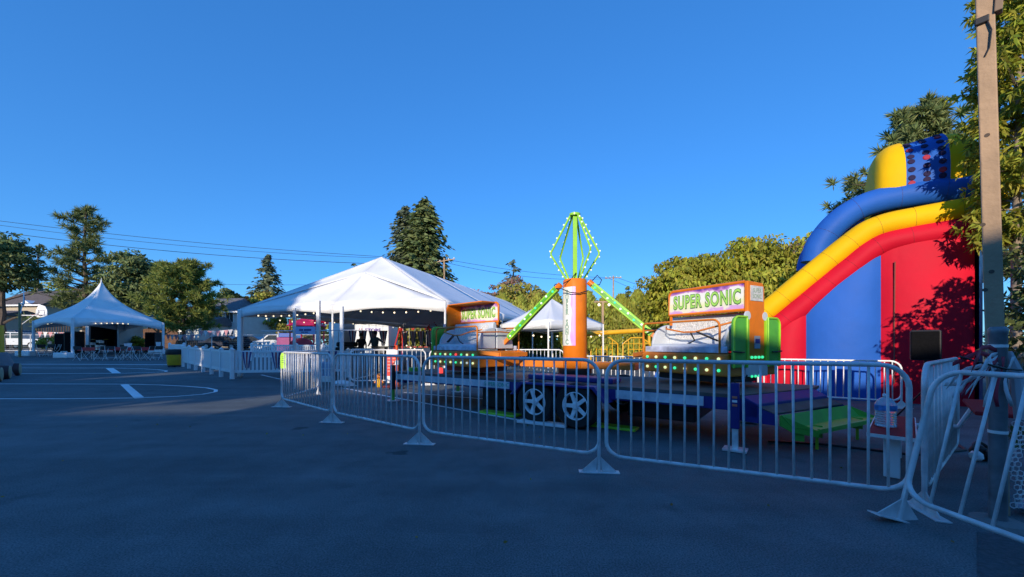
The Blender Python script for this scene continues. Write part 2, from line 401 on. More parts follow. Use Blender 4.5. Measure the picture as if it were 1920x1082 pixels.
def trunk_mesh(h, r, lean=0.0, seed=0, limbs=0, l0=0.4, ll=1.0, up=0.5, mat=None, n=8):
    g = random.Random(seed); b = MB(); pts = []; rs = []
    for i in range(9):
        t = i / 8; pts.append((lean * t * t * h + g.uniform(-1, 1) * r * 0.3 * (t > 0), g.uniform(-1, 1) * r * 0.3 * (t > 0), h * t - (0.15 if i == 0 else 0)))
        rs.append(r * (1.25 if i == 0 else 1.0 - 0.82 * t))
    b.tube(pts, rs, n)
    for k in range(limbs):
        t = l0 + (0.97 - l0) * (k + 0.5) / limbs; a = k * 2.4 + g.uniform(-0.4, 0.4); L = ll * (1 - 0.55 * t) * g.uniform(0.7, 1.15)
        p0 = Vector(pts[int(t * 8)]).lerp(Vector(pts[min(int(t * 8) + 1, 8)]), t * 8 - int(t * 8)); d = Vector((math.cos(a), math.sin(a), up * g.uniform(0.5, 1.3)))
        b.tube([p0, p0 + d * L * 0.5 + Vector((0, 0, 0.04 * L)), p0 + d * L], [r * (1 - 0.8 * t) * 0.5, r * (1 - 0.8 * t) * 0.32, r * 0.05], 5)
    return b
def broadleaf(name, label, loc, h, cw, ch, mat, n_clump=70, per=110, ls=0.34, lw=0.2, seed=1, trunk_h=None, group=None, cat='tree', bmat=None, depth=None, droop=0.1, flat=0.55, jag=0.25, trunk_r=None):
    rng = np.random.default_rng(seed); t = thing(name, label, cat, loc, 0, group)
    th = trunk_h if trunk_h is not None else h - ch * 0.8
    trunk_mesh(max(h - ch * 0.35, th), trunk_r or (0.03 * h), 0, seed, 9, max(th / (h - ch * 0.35 + 1e-6) * 0.9, 0.15), cw * 0.55, 0.5).build('trunk', bmat or bark, t, True)
    dp = depth or cw
    u = rng.normal(size=(n_clump, 3)); u /= np.linalg.norm(u, axis=1, keepdims=True)
    rad = rng.uniform(0.35, 1.0, (n_clump, 1)) ** 0.5 * (1 + rng.normal(size=(n_clump, 1)) * jag * 0.35)
    c = u * rad * np.array([cw / 2, dp / 2, ch / 2]) * 0.88; c[:, 2] += h - ch / 2
    cr = 0.13 * (cw + ch) / 2 * rng.uniform(0.7, 1.35, (n_clump, 1))
    idx = np.repeat(np.arange(n_clump), per); N = len(idx)
    o = rng.normal(size=(N, 3)); o /= np.linalg.norm(o, axis=1, keepdims=True); o *= rng.uniform(0.2, 1, (N, 1)) ** 0.5
    pos = c[idx] + o * cr[idx] * np.array([1.15, 1.15, flat])
    ax = o * 0.35 + rng.normal(size=(N, 3)) * 0.7; ax[:, 2] -= 0.45
    nr = o * 0.7 + u[idx] * 0.5; nr[:, 2] += 0.15
    cards('crown', pos, ax, ls, lw, mat, t, rng, droop, nr)
    return t
def conifer(name, label, loc, h, w, mat, seed=1, levels=30, nb=9, ns=12, ls=0.55, lw=0.26, z0=0.08, droop=0.35, power=0.85, group=None, bmat=None, ragged=0.25, cat='tree'):
    rng = np.random.default_rng(seed); t = thing(name, label, cat, loc, 0, group)
    trunk_mesh(h * 0.98, 0.018 * h, 0, seed, 0).build('trunk', bmat or bark, t, True)
    ps = []; ax = []
    for i in range(levels):
        f = (i + rng.uniform(0, 0.8)) / levels; z = h * (z0 + (1 - z0) * f); Rr = w / 2 * (1 - f) ** power + 0.012 * h
        for k in range(max(int(nb * (1 - 0.45 * f)), 4)):
            a = rng.uniform(0, 6.283); L = Rr * (1 + rng.normal() * ragged * 0.6); L = max(L, 0.15)
            d = np.array([math.cos(a), math.sin(a), 0]); m = max(int(ns * (0.35 + L / (w / 2))), 3)
            s = rng.uniform(0.12, 1.0, m) ** 0.75
            p = d[None] * (L * s)[:, None]; p[:, 2] = z + 0.10 * L - droop * L * s ** 1.6 + 0.10 * L * s ** 4
            side = np.array([-d[1], d[0], 0]); p += side[None] * (rng.normal(size=m) * 0.13 * L * (1.1 - s))[:, None] + rng.normal(size=(m, 3)) * 0.02 * w
            ps.append(p); q = d[None] * 0.9 + side[None] * (rng.normal(size=m) * 0.75)[:, None] + np.array([0, 0, -0.28])[None]; ax.append(q)
    pos = np.concatenate(ps); axs = np.concatenate(ax)
    nr = pos.copy(); nr[:, 2] = 0; nr /= (np.linalg.norm(nr, axis=1, keepdims=True) + 1e-6); nr[:, 2] = 0.45
    cards('crown', pos, axs, ls, lw, mat, t, rng, 0.12, nr)
    return t
def pine(name, label, loc, h, w, mat, seed=1, nbr=46, z0=0.2, tuft=26, tr=0.6, lw=0.05, group=None, shape=None, bmat=None, lean=0.0, cat='tree', up=0.35, nl=None):
    """irregular pine: limbs that carry tufts of needles"""
    rng = np.random.default_rng(seed); t = thing(name, label, cat, loc, 0, group)
    shape = shape or (lambda f: (1 - f) ** 0.6 * (0.55 + 0.45 * math.sin(9 * f + 1)) + 0.1)
    b = trunk_mesh(h * 0.97, 0.02 * h, lean, seed, 0); ps = []; ax = []
    for k in range(nbr):
        f = (k + rng.uniform(0, 1)) / nbr; z = h * (z0 + (0.97 - z0) * f); a = k * 2.399 + rng.normal() * 0.4
        L = max(w / 2 * shape(f) * rng.uniform(0.65, 1.2), 0.25)
        d = np.array([math.cos(a), math.sin(a), up * rng.uniform(0.2, 1.2)]); p0 = np.array([lean * (z / h) ** 2 * h, 0, z])
        b.tube([p0, p0 + d * L * 0.5, p0 + d * L], [0.01 * h * (1 - 0.7 * f), 0.006 * h * (1 - 0.6 * f), 0.01], 4)
        nt_ = max(int(4 + 7 * L / (w / 2)), 3)
        for j in range(nt_):
            s = rng.uniform(0.35, 1.05); c = p0 + d * L * s + rng.normal(size=3) * np.array([0.12, 0.12, 0.05]) * L
            v = rng.normal(size=(tuft, 3)); v[:, 2] += 0.35; v /= np.linalg.norm(v, axis=1, keepdims=True); v += d * 0.3
            ps.append(c[None] + v * tr * 0.42 * rng.uniform(0.4, 1.2, (tuft, 1))); ax.append(v)
    b.build('trunk', bmat or bark, t, True)
    cards('crown', np.concatenate(ps), np.concatenate(ax), tr, lw, mat, t, rng)
    return t
def cedar(name, label, loc, h, w, mat, seed=1, n=2600, ls=0.34, lw=0.12, group=None):
    rng = np.random.default_rng(seed); t = thing(name, label, 'hedge tree', loc, 0, group)
    trunk_mesh(h * 0.9, 0.06, 0, seed, 0).build('trunk', bark, t, True)
    f = rng.uniform(0, 1, n) ** 0.85; a = rng.uniform(0, 6.283, n)
    rr = w / 2 * (np.minimum(1, (1 - f) * 2.6) ** 0.55) * (1 + 0.16 * np.sin(a * 5 + f * 9) + rng.normal(size=n) * 0.09) * rng.uniform(0.75, 1.02, n)
    pos = np.stack([rr * np.cos(a), rr * np.sin(a), 0.1 + f * h + rng.normal(size=n) * 0.05], 1)
    ax = np.stack([np.cos(a) * 0.45, np.sin(a) * 0.45, np.full(n, 0.9)], 1) + rng.normal(size=(n, 3)) * 0.3
    nr = np.stack([np.cos(a), np.sin(a), np.full(n, 0.2)], 1)
    cards('crown', pos, ax, ls, lw, mat, t, rng, 0.0, nr)
    return t
def topz(py, Y): return CH - (py - HZ) / F * Y - gz(Y)

FARG = 'trees along the far street'
pine('pine_tree', 'tall ragged pine behind the small peaked tent', at(160, 45), topz(384, 45), 7.4, leaf_dark, 11, 64, 0.12, 30, 0.75, 0.075, FARG,
     lambda f: 0.30 + 0.75 * (1 - f) ** 0.7 * (0.75 + 0.25 * math.sin(16 * f)))
broadleaf('dense_tree', 'dense dark rounded tree right of the tall ragged pine', at(250, 43), topz(470, 43), 5.4, 7.4, leaf_spruce, 110, 90, 0.42, 0.2, 12, 1.6, FARG, jag=0.5)
pine('pine_tree', 'bushy bright green pine with a low sweeping limb beside the white house', at(345, 37), topz(492, 37), 5.0, leaf_pine2, 13, 80, 0.22, 30, 0.6, 0.075, FARG,
     lambda f: 0.2 + 0.9 * math.sin(min(1, (1 - f) * 1.25 + 0.1) * 1.57) ** 0.8, lean=0.02)
broadleaf('dark_tree', 'dark spreading tree cut by the left edge of the picture', at(4, 42), topz(440, 42), 6.4, 6.6, leaf_spruce, 100, 90, 0.42, 0.2, 14, 2.6, FARG, jag=0.6)
conifer('thin_fir_tree', 'thin sparse fir far behind the basketball hoops', at(72, 66), topz(452, 66), 6.2, leaf_blue, 15, 16, 5, 8, 0.8, 0.3, 0.1, 0.2, 0.7, FARG, ragged=0.5)
conifer('spruce_tree', 'tallest dense spruce rising behind the big tent', at(795, 60), topz(377, 60), 11.5, leaf_spruce, 16, 60, 15, 22, 0.85, 0.42, 0.05, 0.42, 0.55, FARG)
conifer('spruce_tree', 'paler spruce just left of the tallest spruce behind the big tent', at(760, 64), topz(388, 64), 9.8, leaf_blue, 17, 52, 13, 17, 0.85, 0.36, 0.05, 0.55, 0.55, FARG)
conifer('fir_tree', 'pointed blue-green fir left of the big tent roof', at(502, 70), topz(478, 70), 9.4, leaf_blue, 18, 34, 12, 16, 0.8, 0.38, 0.05, 0.2, 0.85, FARG)
broadleaf('bushy_tree', 'low olive bushy tree in front of the pointed fir', at(498, 58), topz(548, 58), 5.6, 6.5, leaf_olive, 60, 80, 0.5, 0.28, 19, 1.5, FARG)
broadleaf('bushy_tree', 'small dull green tree behind the grey roofed house', at(427, 68), topz(533, 68), 3.4, 6.0, leaf_spruce, 40, 70, 0.5, 0.26, 20, 2, FARG)
broadleaf('bushy_tree', 'small yellowing tree beside the grey roof ridge', at(452, 70), topz(546, 70), 4.6, 5.0, leaf_gold, 36, 60, 0.5, 0.28, 21, 2, FARG)
broadleaf('bushy_tree', 'low green tree behind the brown roofed house', at(120, 72), topz(530, 72), 9.0, 7.0, leaf_mid, 50, 70, 0.55, 0.3, 22, 2, FARG)
conifer('fir_tree', 'small dark fir top peeking over the big tent ridge', at(664, 75), topz(493, 75), 4.0, leaf_blue, 23, 18, 7, 8, 0.8, 0.34, 0.1, 0.2, 0.8, FARG)
conifer('fir_tree', 'loose topped fir behind the rusty shrub', at(962, 50), topz(487, 50), 6.8, leaf_blue, 24, 22, 6, 9, 0.7, 0.26, 0.1, 0.25, 0.75, FARG, ragged=0.5)
broadleaf('rusty_shrub', 'rusty red sparse leaved tree above the cedar hedge', at(942, 44), topz(520, 44), 5.4, 5.6, leaf_rust, 50, 55, 0.4, 0.2, 25, 2, FARG, jag=0.7)
broadleaf('round_tree', 'wide rounded olive tree left of the orange tower', at(985, 36), topz(528, 36), 6.6, 6.0, leaf_olive, 80, 100, 0.36, 0.2, 26, 1.2, FARG)
conifer('fir_tree', 'small dark fir poking above the hedge by the utility pole', at(1178, 44), topz(538, 44), 3.6, leaf_spruce, 27, 20, 7, 9, 0.6, 0.28, 0.1, 0.2, 0.8, FARG)
broadleaf('broad_tree', 'low green tree under the big tent roofline far behind', at(1010, 62), topz(560, 62), 13.0, 7.0, leaf_mid, 70, 70, 0.55, 0.3, 28, 1, FARG)
for i, (px, y_, top) in enumerate([(620, 52, 590), (700, 55, 585), (770, 50, 592), (850, 52, 588), (560, 54, 596)]):
    broadleaf('garden_bush', ['round green bush far behind the blue sign', 'green bush far behind the striped curtains of the white container', 'green bush far behind the red swing ride', 'green bush far behind the left ride car', 'green bush far behind the string lights left of the blue sign'][i],
              at(px, y_), topz(top, y_), 6.0, topz(top, y_) * 0.95, leaf_mid if i % 2 else leaf_olive, 46, 70, 0.42, 0.24, 40 + i, 0.4, 'bushes behind the big tent', 'bush')
# cedar hedge: individual columnar trees
hx = [(880, 31, 566), (912, 31, 562), (944, 30.5, 556), (976, 30, 560), (1008, 30, 556), (1040, 29.5, 552), (1072, 29, 558), (1103, 29, 551), (1134, 28.5, 560), (1165, 28, 556), (1196, 27.5, 548), (1228, 27, 541), (1262, 26.5, 538), (1298, 26, 545), (1336, 25.5, 548), (1376, 25, 545), (1418, 24.5, 550)]
nth = ['first', 'second', 'third', 'fourth', 'fifth', 'sixth', 'seventh', 'eighth', 'ninth', 'tenth', 'eleventh', 'twelfth', 'thirteenth', 'fourteenth', 'fifteenth', 'sixteenth', 'seventeenth']
for i, (px, y_, top) in enumerate(hx):
    cedar('cedar_tree', nth[i] + ' cedar from the left in the tall clipped hedge', at(px, y_), topz(top, y_), 2.0, leaf_cedar, 60 + i, 3000, 0.36, 0.13, 'cedars of the hedge')
broadleaf('leafy_tree', 'lower left crown of the two leafy olive trees behind the right ride car', at(1288, 22), topz(466, 22), 4.4, 5.6, leaf_mid, 130, 190, 0.23, 0.12, 31, 1.2, 'leafy trees left of the slide', droop=0.35)
broadleaf('leafy_tree', 'taller leafy olive tree rising beside the inflatable slide', at(1430, 21), topz(440, 21), 6.4, 6.6, leaf_mid, 190, 200, 0.23, 0.12, 32, 1.2, 'leafy trees left of the slide', droop=0.35)
broadleaf('leafy_tree', 'browning leafy tree half hidden by the blue slide rail', at(1525, 23), topz(428, 23), 5.0, 6.0, leaf_rust, 80, 130, 0.22, 0.11, 33, 1.2, 'leafy trees left of the slide', droop=0.3, jag=0.6)
pine('pine_tree', 'tall spreading pine behind the inflatable slide', at(1728, 19), topz(184, 19), 9.0, leaf_dark, 34, 120, 0.30, 40, 0.50, 0.065, None,
     lambda f: 0.10 + 1.0 * (1 - f) ** 0.7 * (0.8 + 0.2 * math.sin(15 * f)), up=0.16)
# near leafy tree at the right
def near_tree():
    rng = np.random.default_rng(77); loc = Vector((8.92, 6.78, 0)); t = thing('street_tree', 'slender tree with long glossy leaves beside the raw timber post', 'tree', loc)
    b = MB(); b.tube([(0, 0, -0.1), (0.01, 0.02, 1.0), (-0.02, 0, 2.0), (0.02, 0.02, 3.2), (0, 0, 4.6), (0.05, 0, 6.6)], [0.085, 0.072, 0.066, 0.06, 0.04, 0.02], 10)
    tw = []
    for k in range(64):
        z = 3.0 + 4.9 * k / 63; a = k * 2.4 + rng.normal() * 0.3; L = (0.92 if z < 6 else 0.8) * rng.uniform(0.7, 1.15) * (1 - 0.5 * max(0.0, -math.cos(a) * 0.8 - math.sin(a) * -0.6)); d = np.array([math.cos(a), math.sin(a), rng.uniform(0.1, 0.6)])
        p0 = np.array([0, 0, z - 0.1]); b.tube([p0, p0 + d * L * 0.5, p0 + d * L + np.array([0, 0, -0.08])], [0.022, 0.014, 0.005], 5)
        for j in range(11):
            s = rng.uniform(0.15, 1.0); c = p0 + d * L * s
            dd = d * 0.5 + rng.normal(size=3) * 0.7; dd /= np.linalg.norm(dd); LL = rng.uniform(0.2, 0.42)
            tw.append((c, dd, LL))
    b.build('trunk', bark_l, t, True)
    ps = []; ax = []
    for c, dd, LL in tw:
        m = 30; s = rng.uniform(0.1, 1.05, m); p = c[None] + dd[None] * (LL * s)[:, None]
        q = dd[None] * 0.35 + rng.normal(size=(m, 3)) * 0.75; q[:, 2] -= 0.35; q /= np.linalg.norm(q, axis=1, keepdims=True)
        ps.append(p + q * 0.06); ax.append(q)
    cards('crown', np.concatenate(ps), np.concatenate(ax), 0.15, 0.042, leaf_near, t, rng, 0.2)
near_tree()
# hedge shrubs in the dark corner at the right
SHG = 'dark shrubs behind the timber post'
for i, (x, y, h, w) in enumerate([(12.6, 8.6, 3.2, 2.6), (14.6, 9.8, 3.6, 2.8), (11.2, 7.2, 2.2, 1.8), (7.6, 4.9, 3.5, 1.6)]):  # last shrub is out of view, added for its shadow on the slide
    broadleaf('evergreen_shrub', ['dark evergreen shrub right of the slide, behind the slender tree', 'tall dark evergreen shrub farthest right behind the slide', 'low dark evergreen shrub near the slide corner', 'unseen evergreen shrub added right of the view to shade the red slide wall'][i],
              (x, y, 0), h, w, h * 0.95, leaf_spruce, 50, 130, 0.13, 0.06, 80 + i, 0.2, SHG, 'shrub')
# trees and a plain block added behind the viewpoint to shade the lot, nothing of them is in view
def big_shade_tree(x, y, h, w, i):
    broadleaf('shade_tree', ['tall broad tree behind the viewpoint on the far left', 'tall broad tree behind the viewpoint left of centre', 'tall broad tree third from the shade block', 'tall broad tree fourth from the shade block', 'tall broad tree fifth from the shade block', 'medium tree behind the viewpoint beside the shade block', 'tall broad tree sixth from the shade block', 'tall broad tree behind the viewpoint row'][i],
              (x, y, gz(y)), h, w, h * 0.92, leaf_mid, 130, 90, 0.75, 0.5, 90 + i, 1.0, 'shade trees outside the view')
big_shade_tree(-20.3, -13, 12.8, 7.0, 0)
big_shade_tree(-9.4, -13, 7.9, 3.0, 5)
big_shade_tree(-28.0, -13, 13.5, 8.0, 1)
broadleaf('shade_tree', 'unseen high-crowned tree added behind the viewpoint above the low wing', (-15.6, -13, 0), 9.3, 4.6, 2.4, leaf_mid, 50, 90, 0.6, 0.4, 99, 6.6, 'shade trees outside the view')  # added with a raised crown so a strip of sun passes below
big_shade_tree(-34.8, -13, 15.5, 8.6, 2)
big_shade_tree(-41.8, -13, 18.5, 8.6, 3)
big_shade_tree(-48.6, -13, 19.5, 8.6, 4)
big_shade_tree(-55.5, -13, 19.0, 8.6, 6)
big_shade_tree(-38.2, -15, 14.5, 8.0, 7)
sb = thing('shade_block', 'unseen two storey brick block added behind the viewpoint to shade the lot', 'building', (0, -14, 0))  # unseen block, added and sized to cast shade over the lot
brickm = M('brown_brick', (0.24, 0.21, 0.19), 0.85, 0, 0.2, 12)
MB().box((10, -5, 3.4), (46, 10, 6.8)).build('wall', brickm, sb)
MB().box((-17.1, -5, 3.2), (8.0, 9.8, 6.4)).build('wing_wall', brickm, sb)  # low wing, its height set to let a strip of sun through
MB().box((10, -5, 6.93), (46.6, 10.6, 0.3)).build('roof', steel_dark, sb)
for r_ in range(2):
    for i in range(11): MB().box((-10 + i * 4, 0.02, 2.0 + 3.2 * r_), (2.4, 0.08, 1.6)).build('window', glass, sb)
# ------------------------------------------------------------------ houses and street
def gable_house(name, label, loc, rz, L, D, wall_h, roof_h, wmat, rmat, wins, over=0.5, hip=0.0, chim=None, porch=False):
    t = thing(name, label, 'house', loc, rz)
    MB().box((0, 0, wall_h / 2 - 0.6), (L, D, wall_h + 1.2)).build('wall', wmat, t)
    hl, hd = L / 2 + over, D / 2 + over
    b = MB(); z0 = wall_h; z1 = wall_h + roof_h; hp = hip
    v = [(-hl, -hd, z0), (hl, -hd, z0), (hl, hd, z0), (-hl, hd, z0), (-hl + hp, 0, z1), (hl - hp, 0, z1)]
    b.add(v, [(0, 1, 5, 4), (2, 3, 4, 5), (1, 2, 5), (3, 0, 4), (3, 2, 1, 0)])
    rf = b.build('roof', rmat, t)
    MB().box((0, -hd - 0.03, z0 - 0.08), (2 * hl, 0.08, 0.22)).build('fascia', white_p, t)
    if chim: MB().box((chim, 0.4, z1 + 0.1), (0.8, 0.7, 1.6)).build('chimney', brickm, rf)
    for (x, z, w, h) in wins:
        o = MB().box((x, -D / 2 - 0.02, z), (w, 0.06, h)).build('window', glass, t)
        f = MB()
        for s in (-1, 1):
            f.box((x + s * (w / 2 + 0.04), -D / 2 - 0.03, z), (0.09, 0.12, h + 0.16)); f.box((x, -D / 2 - 0.028, z + s * (h / 2 + 0.04)), (w, 0.115, 0.09))
        f.box((x, -D / 2 - 0.06, z), (0.05, 0.03, h))
        f.build('frame', white_p, o)
    return t
stucco_w = M('white_siding', (0.66, 0.66, 0.63), 0.7, 0, 0.06, 2)
stucco_t = M('tan_siding', (0.48, 0.40, 0.30), 0.75, 0, 0.08, 2)
shing_g = M('grey_shingle', (0.13, 0.13, 0.145), 0.85, 0, 0.25, 4, bump=0.4, bscale=20)
shing_b = M('brown_shingle', (0.12, 0.095, 0.085), 0.85, 0, 0.25, 4, bump=0.4, bscale=20)
brown_w = M('brown_stained_wood', (0.13, 0.065, 0.035), 0.8, 0, 0.25, 3)
h2 = gable_house('house', 'white two storey house with grey hipped roof behind the bushy pine', at(432, 56), R(-10), 9.6, 7, topz(589, 56), 2.3, stucco_w, shing_g,
            [(1.9, 4.0, 1.1, 1.5), (3.6, 4.0, 1.1, 1.5), (3.6, 1.4, 1.1, 1.3), (-1.5, 3.9, 1.0, 1.2)], hip=3.0)
gable_house('house', 'low white gabled outbuilding behind the bushy pine trunk', at(372, 52), R(-14), 8.0, 6, topz(612, 52), 1.2, stucco_w, shing_g, [(1.0, 1.4, 1.0, 1.0)], hip=0.0)
gable_house('house', 'tan house with dark brown roof behind the small peaked tent', at(98, 62), R(-6), 8.6, 8, topz(577, 62), 2.7, stucco_t, shing_b,
            [(2.2, 4.2, 1.2, 1.2), (-1.2, 4.2, 1.4, 1.2), (1.0, 1.6, 2.0, 1.6)], chim=-3.2)
gable_house('house', 'tan low garage behind the white pickup at the left edge', at(8, 56), R(0), 5.6, 6, topz(594, 56), 0.9, stucco_t, shing_b, [])
gable_house('house', 'brown wooden house partly hidden behind the round dark tree', at(286, 58), R(4), 8.0, 7, topz(598, 58), 1.9, brown_w, shing_b, [(-1.2, 2.2, 1.1, 1.3), (1.6, 2.2, 1.1, 1.3)])
# dormer gable of the tan house
b = MB(); b.prism([(-1.2, 0, 0), (1.2, 0, 0), (0, 0, 0.75)], (0, 2.0, 0)); dm = b.build('roof_gable', white_p); dm.parent = bpy.data.objects['house.002']; dm.location = (2.0, -4.52, topz(577, 62) - 0.05)
# low wooden deck rail of the tan house
dk = thing('deck', 'dark brown wooden deck with railing in front of the tan house', 'deck', at(112, 55), R(-4))
MB().box((0, 0, topz(625, 55)), (5.2, 1.6, 0.25)).build('platform', brown_w, dk)
rail_z = topz(606, 55)
MB().box((0, -0.78, rail_z), (5.2, 0.08, 0.1)).build('handrail', brown_w, dk)
for i in range(14): MB().box((-2.5 + i * 0.385, -0.78, (rail_z + topz(625, 55)) / 2), (0.07, 0.06, rail_z - topz(625, 55))).build('baluster', brown_w, dk)
for x in (-2.5, 0, 2.5): MB().box((x, -0.7, topz(625, 55) / 2 - 0.2), (0.15, 0.15, topz(625, 55) + 0.3)).build('post', brown_w, dk)
# board fence
def board_fence(label, a, b_, h, n, mat):
    a = Vector(a); b_ = Vector(b_); d = b_ - a; L = d.length
    t = thing('board_fence', label, 'fence', a, math.atan2(d.y, d.x))
    w = L / n; me = MB().box((0, 0, h / 2), (w * 0.93, 0.03, h)).mesh('board'); me.materials.append(mat)
    for i in range(n): inst('board', me, (w * (i + 0.5), rnd.uniform(-0.012, 0.012), rnd.uniform(-0.03, 0.03)), t)
    for z in (0.3, h - 0.3): MB().box((L / 2, 0.05, z), (L, 0.06, 0.1)).build('rail', mat, t)
board_fence('brown wooden board fence left of the bushy pine', at(248, 47), at(334, 44), 2.3, 40, brown_w)
board_fence('weathered board fence behind the stage trailer', at(150, 49), at(246, 48), 2.2, 44, stucco_t)
# stone retaining wall
rw = MB(); st = M('retaining_stone', (0.24, 0.20, 0.15), 0.85, 0, 0.3, 3, bump=0.6, bscale=8)
rwt = thing('retaining_wall', 'low tan stone retaining wall below the white house', 'wall', at(320, 47.5), 0)
for r_ in range(3):
    for i in range(22): MB().box((i * 0.62 + 0.31 * (r_ % 2), rnd.uniform(-0.03, 0.03), 0.17 + 0.30 * r_), (0.6, 0.4, 0.285)).build('stone', st, rwt)
# utility poles and wires
UG = 'utility poles along the street'
def utility(label, px, Y, ytop, arm_y, arm_w, tilt):
    base = at(px, Y); t = thing('utility_pole', label, 'utility pole', base, 0, UG); h = topz(ytop, Y)
    MB().tube([(0, 0, -0.3), (0, 0, h)], [0.19, 0.12], 8).build('pole', wood, t, True)
    z = topz(arm_y, Y); MB().bar((-arm_w, 0, z - tilt), (arm_w, 0, z + tilt), 0.14).build('crossarm', wood, t)
    for k in (-0.9, -0.4, 0.4, 0.9): MB().lathe([(0.05, 0), (0.08, 0.08), (0.04, 0.2)], 8, (arm_w * k, 0, z + tilt * k + 0.08)).build('insulator', white_pl, t)
    return t
utility('wooden utility pole with crossarm in front of the tallest spruce', 833, 57, 484, 489, 1.6, 0.28)
utility('distant utility pole with crossarm above the hedge right of the tower', 1150, 70, 517, 521, 1.5, 0.05)
utility('utility pole with crossarm far left outside the picture', -260, 50, 372, 378, 1.6, 0.1)
wirem = M('black_cable', (0.02, 0.02, 0.022), 0.6)
def wire(label, a, b_, sag, r=0.022, n=24, group='overhead wires'):
    a = Vector(a); b_ = Vector(b_)
    pts = [a.lerp(b_, i / n) - Vector((0, 0, sag * 4 * (i / n) * (1 - i / n))) for i in range(n + 1)]
    return tag(MB().tube(pts, r, 5).build('overhead_wire', wirem, None, True), label, 'wire', group)
wire('upper overhead wire left of the tallest spruce', P(-260, 379, 50), P(826, 487, 57), 1.0, 0.03)
wire('middle overhead wire left of the tallest spruce', P(-260, 384, 49.6), P(840, 487, 57), 1.5, 0.025)
wire('lower overhead wire left of the tallest spruce', P(-260, 396, 50), P(833, 497, 57), 1.6, 0.035)
wire('upper overhead wire right of the tallest spruce', P(840, 487, 57), P(1158, 521, 70), 0.6, 0.028)
wire('lower overhead wire right of the tallest spruce', P(826, 490, 57), P(1142, 522, 70), 1.1, 0.028)
wire('upper overhead wire right of the distant pole', P(1158, 521, 70), P(1420, 590, 72), 0.6, 0.03)
wire('lower overhead wire right of the distant pole', P(1142, 522, 70), P(1400, 605, 72), 0.9, 0.03)
wire('low service wire crossing above the small peaked tent', P(-40, 512, 48), P(760, 530, 56), 0.8, 0.02)
wire('low service wire sloping to the tan house', P(-60, 500, 60), P(96, 548, 60), 0.3, 0.02)

# ------------------------------------------------------------------ white tents
def patch(a, b_, c, d, n=8, sag=0.0, m=None):
    a, b_, c, d = map(Vector, (a, b_, c, d)); m = m or n; rows = []
    for i in range(n + 1):
        u = i / n; row = []
        for j in range(m + 1):
            v = j / m; p = (a * (1 - v) + b_ * v) * (1 - u) + (d * (1 - v) + c * v) * u
            row.append(p - Vector((0, 0, sag * 16 * u * (1 - u) * v * (1 - v) * 0.5)))
        rows.append(row)
    return rows
def valance(b, a, c, h, rise, n=16, out=(0, 0, 0)):
    a = Vector(a); c = Vector(c); rows = [[], []]; out = Vector(out)
    for i in range(n + 1):
        t = i / n; p = a.lerp(c, t); wob = 0.35 * math.sin(i * 2.7) + 0.2 * math.sin(i * 5.1)
        rows[0].append(p); rows[1].append(p - Vector((0, 0, h - rise * math.sin(math.pi * t))) + out * (0.5 + wob))
    b.grid(rows)
BG = 'white event tents'
# the big frame tent
Rc = Vector((-2.0, 11.5, 0)); wv_ = Vector((-0.953, 0.302, 0)).normalized(); nv_ = Vector((0.302, 0.953, 0)).normalized()
bt = thing('frame_tent', 'big white hipped frame tent with string lights under its eaves', 'tent', Rc, 0, BG)
W_, L_ = 8.3, 26.0; EZ, RZ = 2.52, 4.68
def TP(w, n, z): return wv_ * w + nv_ * n + Vector((0, 0, z))
c0, c1, c2, c3 = TP(0, 0, EZ), TP(W_, 0, EZ), TP(W_, L_, EZ), TP(0, L_, EZ)
p0, p1 = TP(W_ / 2, 2.6, RZ), TP(W_ / 2, L_ - 2.6, RZ - 0.05); mid = TP(W_ / 2, 0, EZ + 0.04); hub = TP(W_ / 2 - 0.1, 1.45, 3.86)
rb = MB()
def tri(a, b_, c, sag, n=8):
    rows = []
    for i in range(n + 1):
        u = i / n; rows.append([Vector(a).lerp(Vector(b_), u).lerp(Vector(a).lerp(Vector(c), u), j / n) - Vector((0, 0, sag * math.sin(math.pi * u) * (0.3 + 0.7 * math.sin(math.pi * j / n)))) for j in range(n + 1)])
    rb.grid(rows)
tri(hub, c1, mid, 0.10); tri(hub, mid, c0, 0.10); tri(p0, hub, c0, 0.05); tri(p0, c1, hub, 0.05)
bays = 5
for i in range(bays):
    n0, n1 = L_ * i / bays, L_ * (i + 1) / bays; q0 = p0.lerp(p1, i / bays); q1 = p0.lerp(p1, (i + 1) / bays)
    rb.grid(patch(TP(0, n0, EZ), TP(0, n1, EZ), q1, q0, 8, 0.12)); rb.grid(patch(TP(W_, n0, EZ), TP(W_, n1, EZ), q1, q0, 8, 0.12))
tri(p1, c3, c2, 0.08)
rb.build('roof_fabric', vinyl_w, bt, True, solid=0.012)
vbm = MB()
valance(vbm, TP(0, -0.01, EZ), TP(W_ / 2, -0.01, EZ + 0.04), 0.32, 0.15, out=-nv_ * 0.04); valance(vbm, TP(W_ / 2, -0.012, EZ + 0.04), TP(W_, -0.01, EZ), 0.32, 0.15, out=-nv_ * 0.04)
for i in range(bays):
    valance(vbm, TP(-0.01, L_ * i / bays, EZ), TP(-0.01, L_ * (i + 1) / bays, EZ), 0.30, 0.12); valance(vbm, TP(W_ + 0.01, L_ * i / bays, EZ), TP(W_ + 0.01, L_ * (i + 1) / bays, EZ), 0.30, 0.12)
valance(vbm, TP(0, L_ + 0.01, EZ), TP(W_, L_ + 0.01, EZ), 0.3, 0.1)
vbm.build('valance', vinyl_w, bt, True, solid=0.008)
seam = M('tent_seam', (0.50, 0.51, 0.53), 0.6)
for a_, b_ in ((p0, c0), (p0, c1)): MB().tube([a_ + Vector((0, 0, .01)), a_.lerp(b_, .5) + Vector((0, 0, -0.02)), b_ + Vector((0, 0, .01))], 0.014, 5).build('hip_seam', seam, bt)
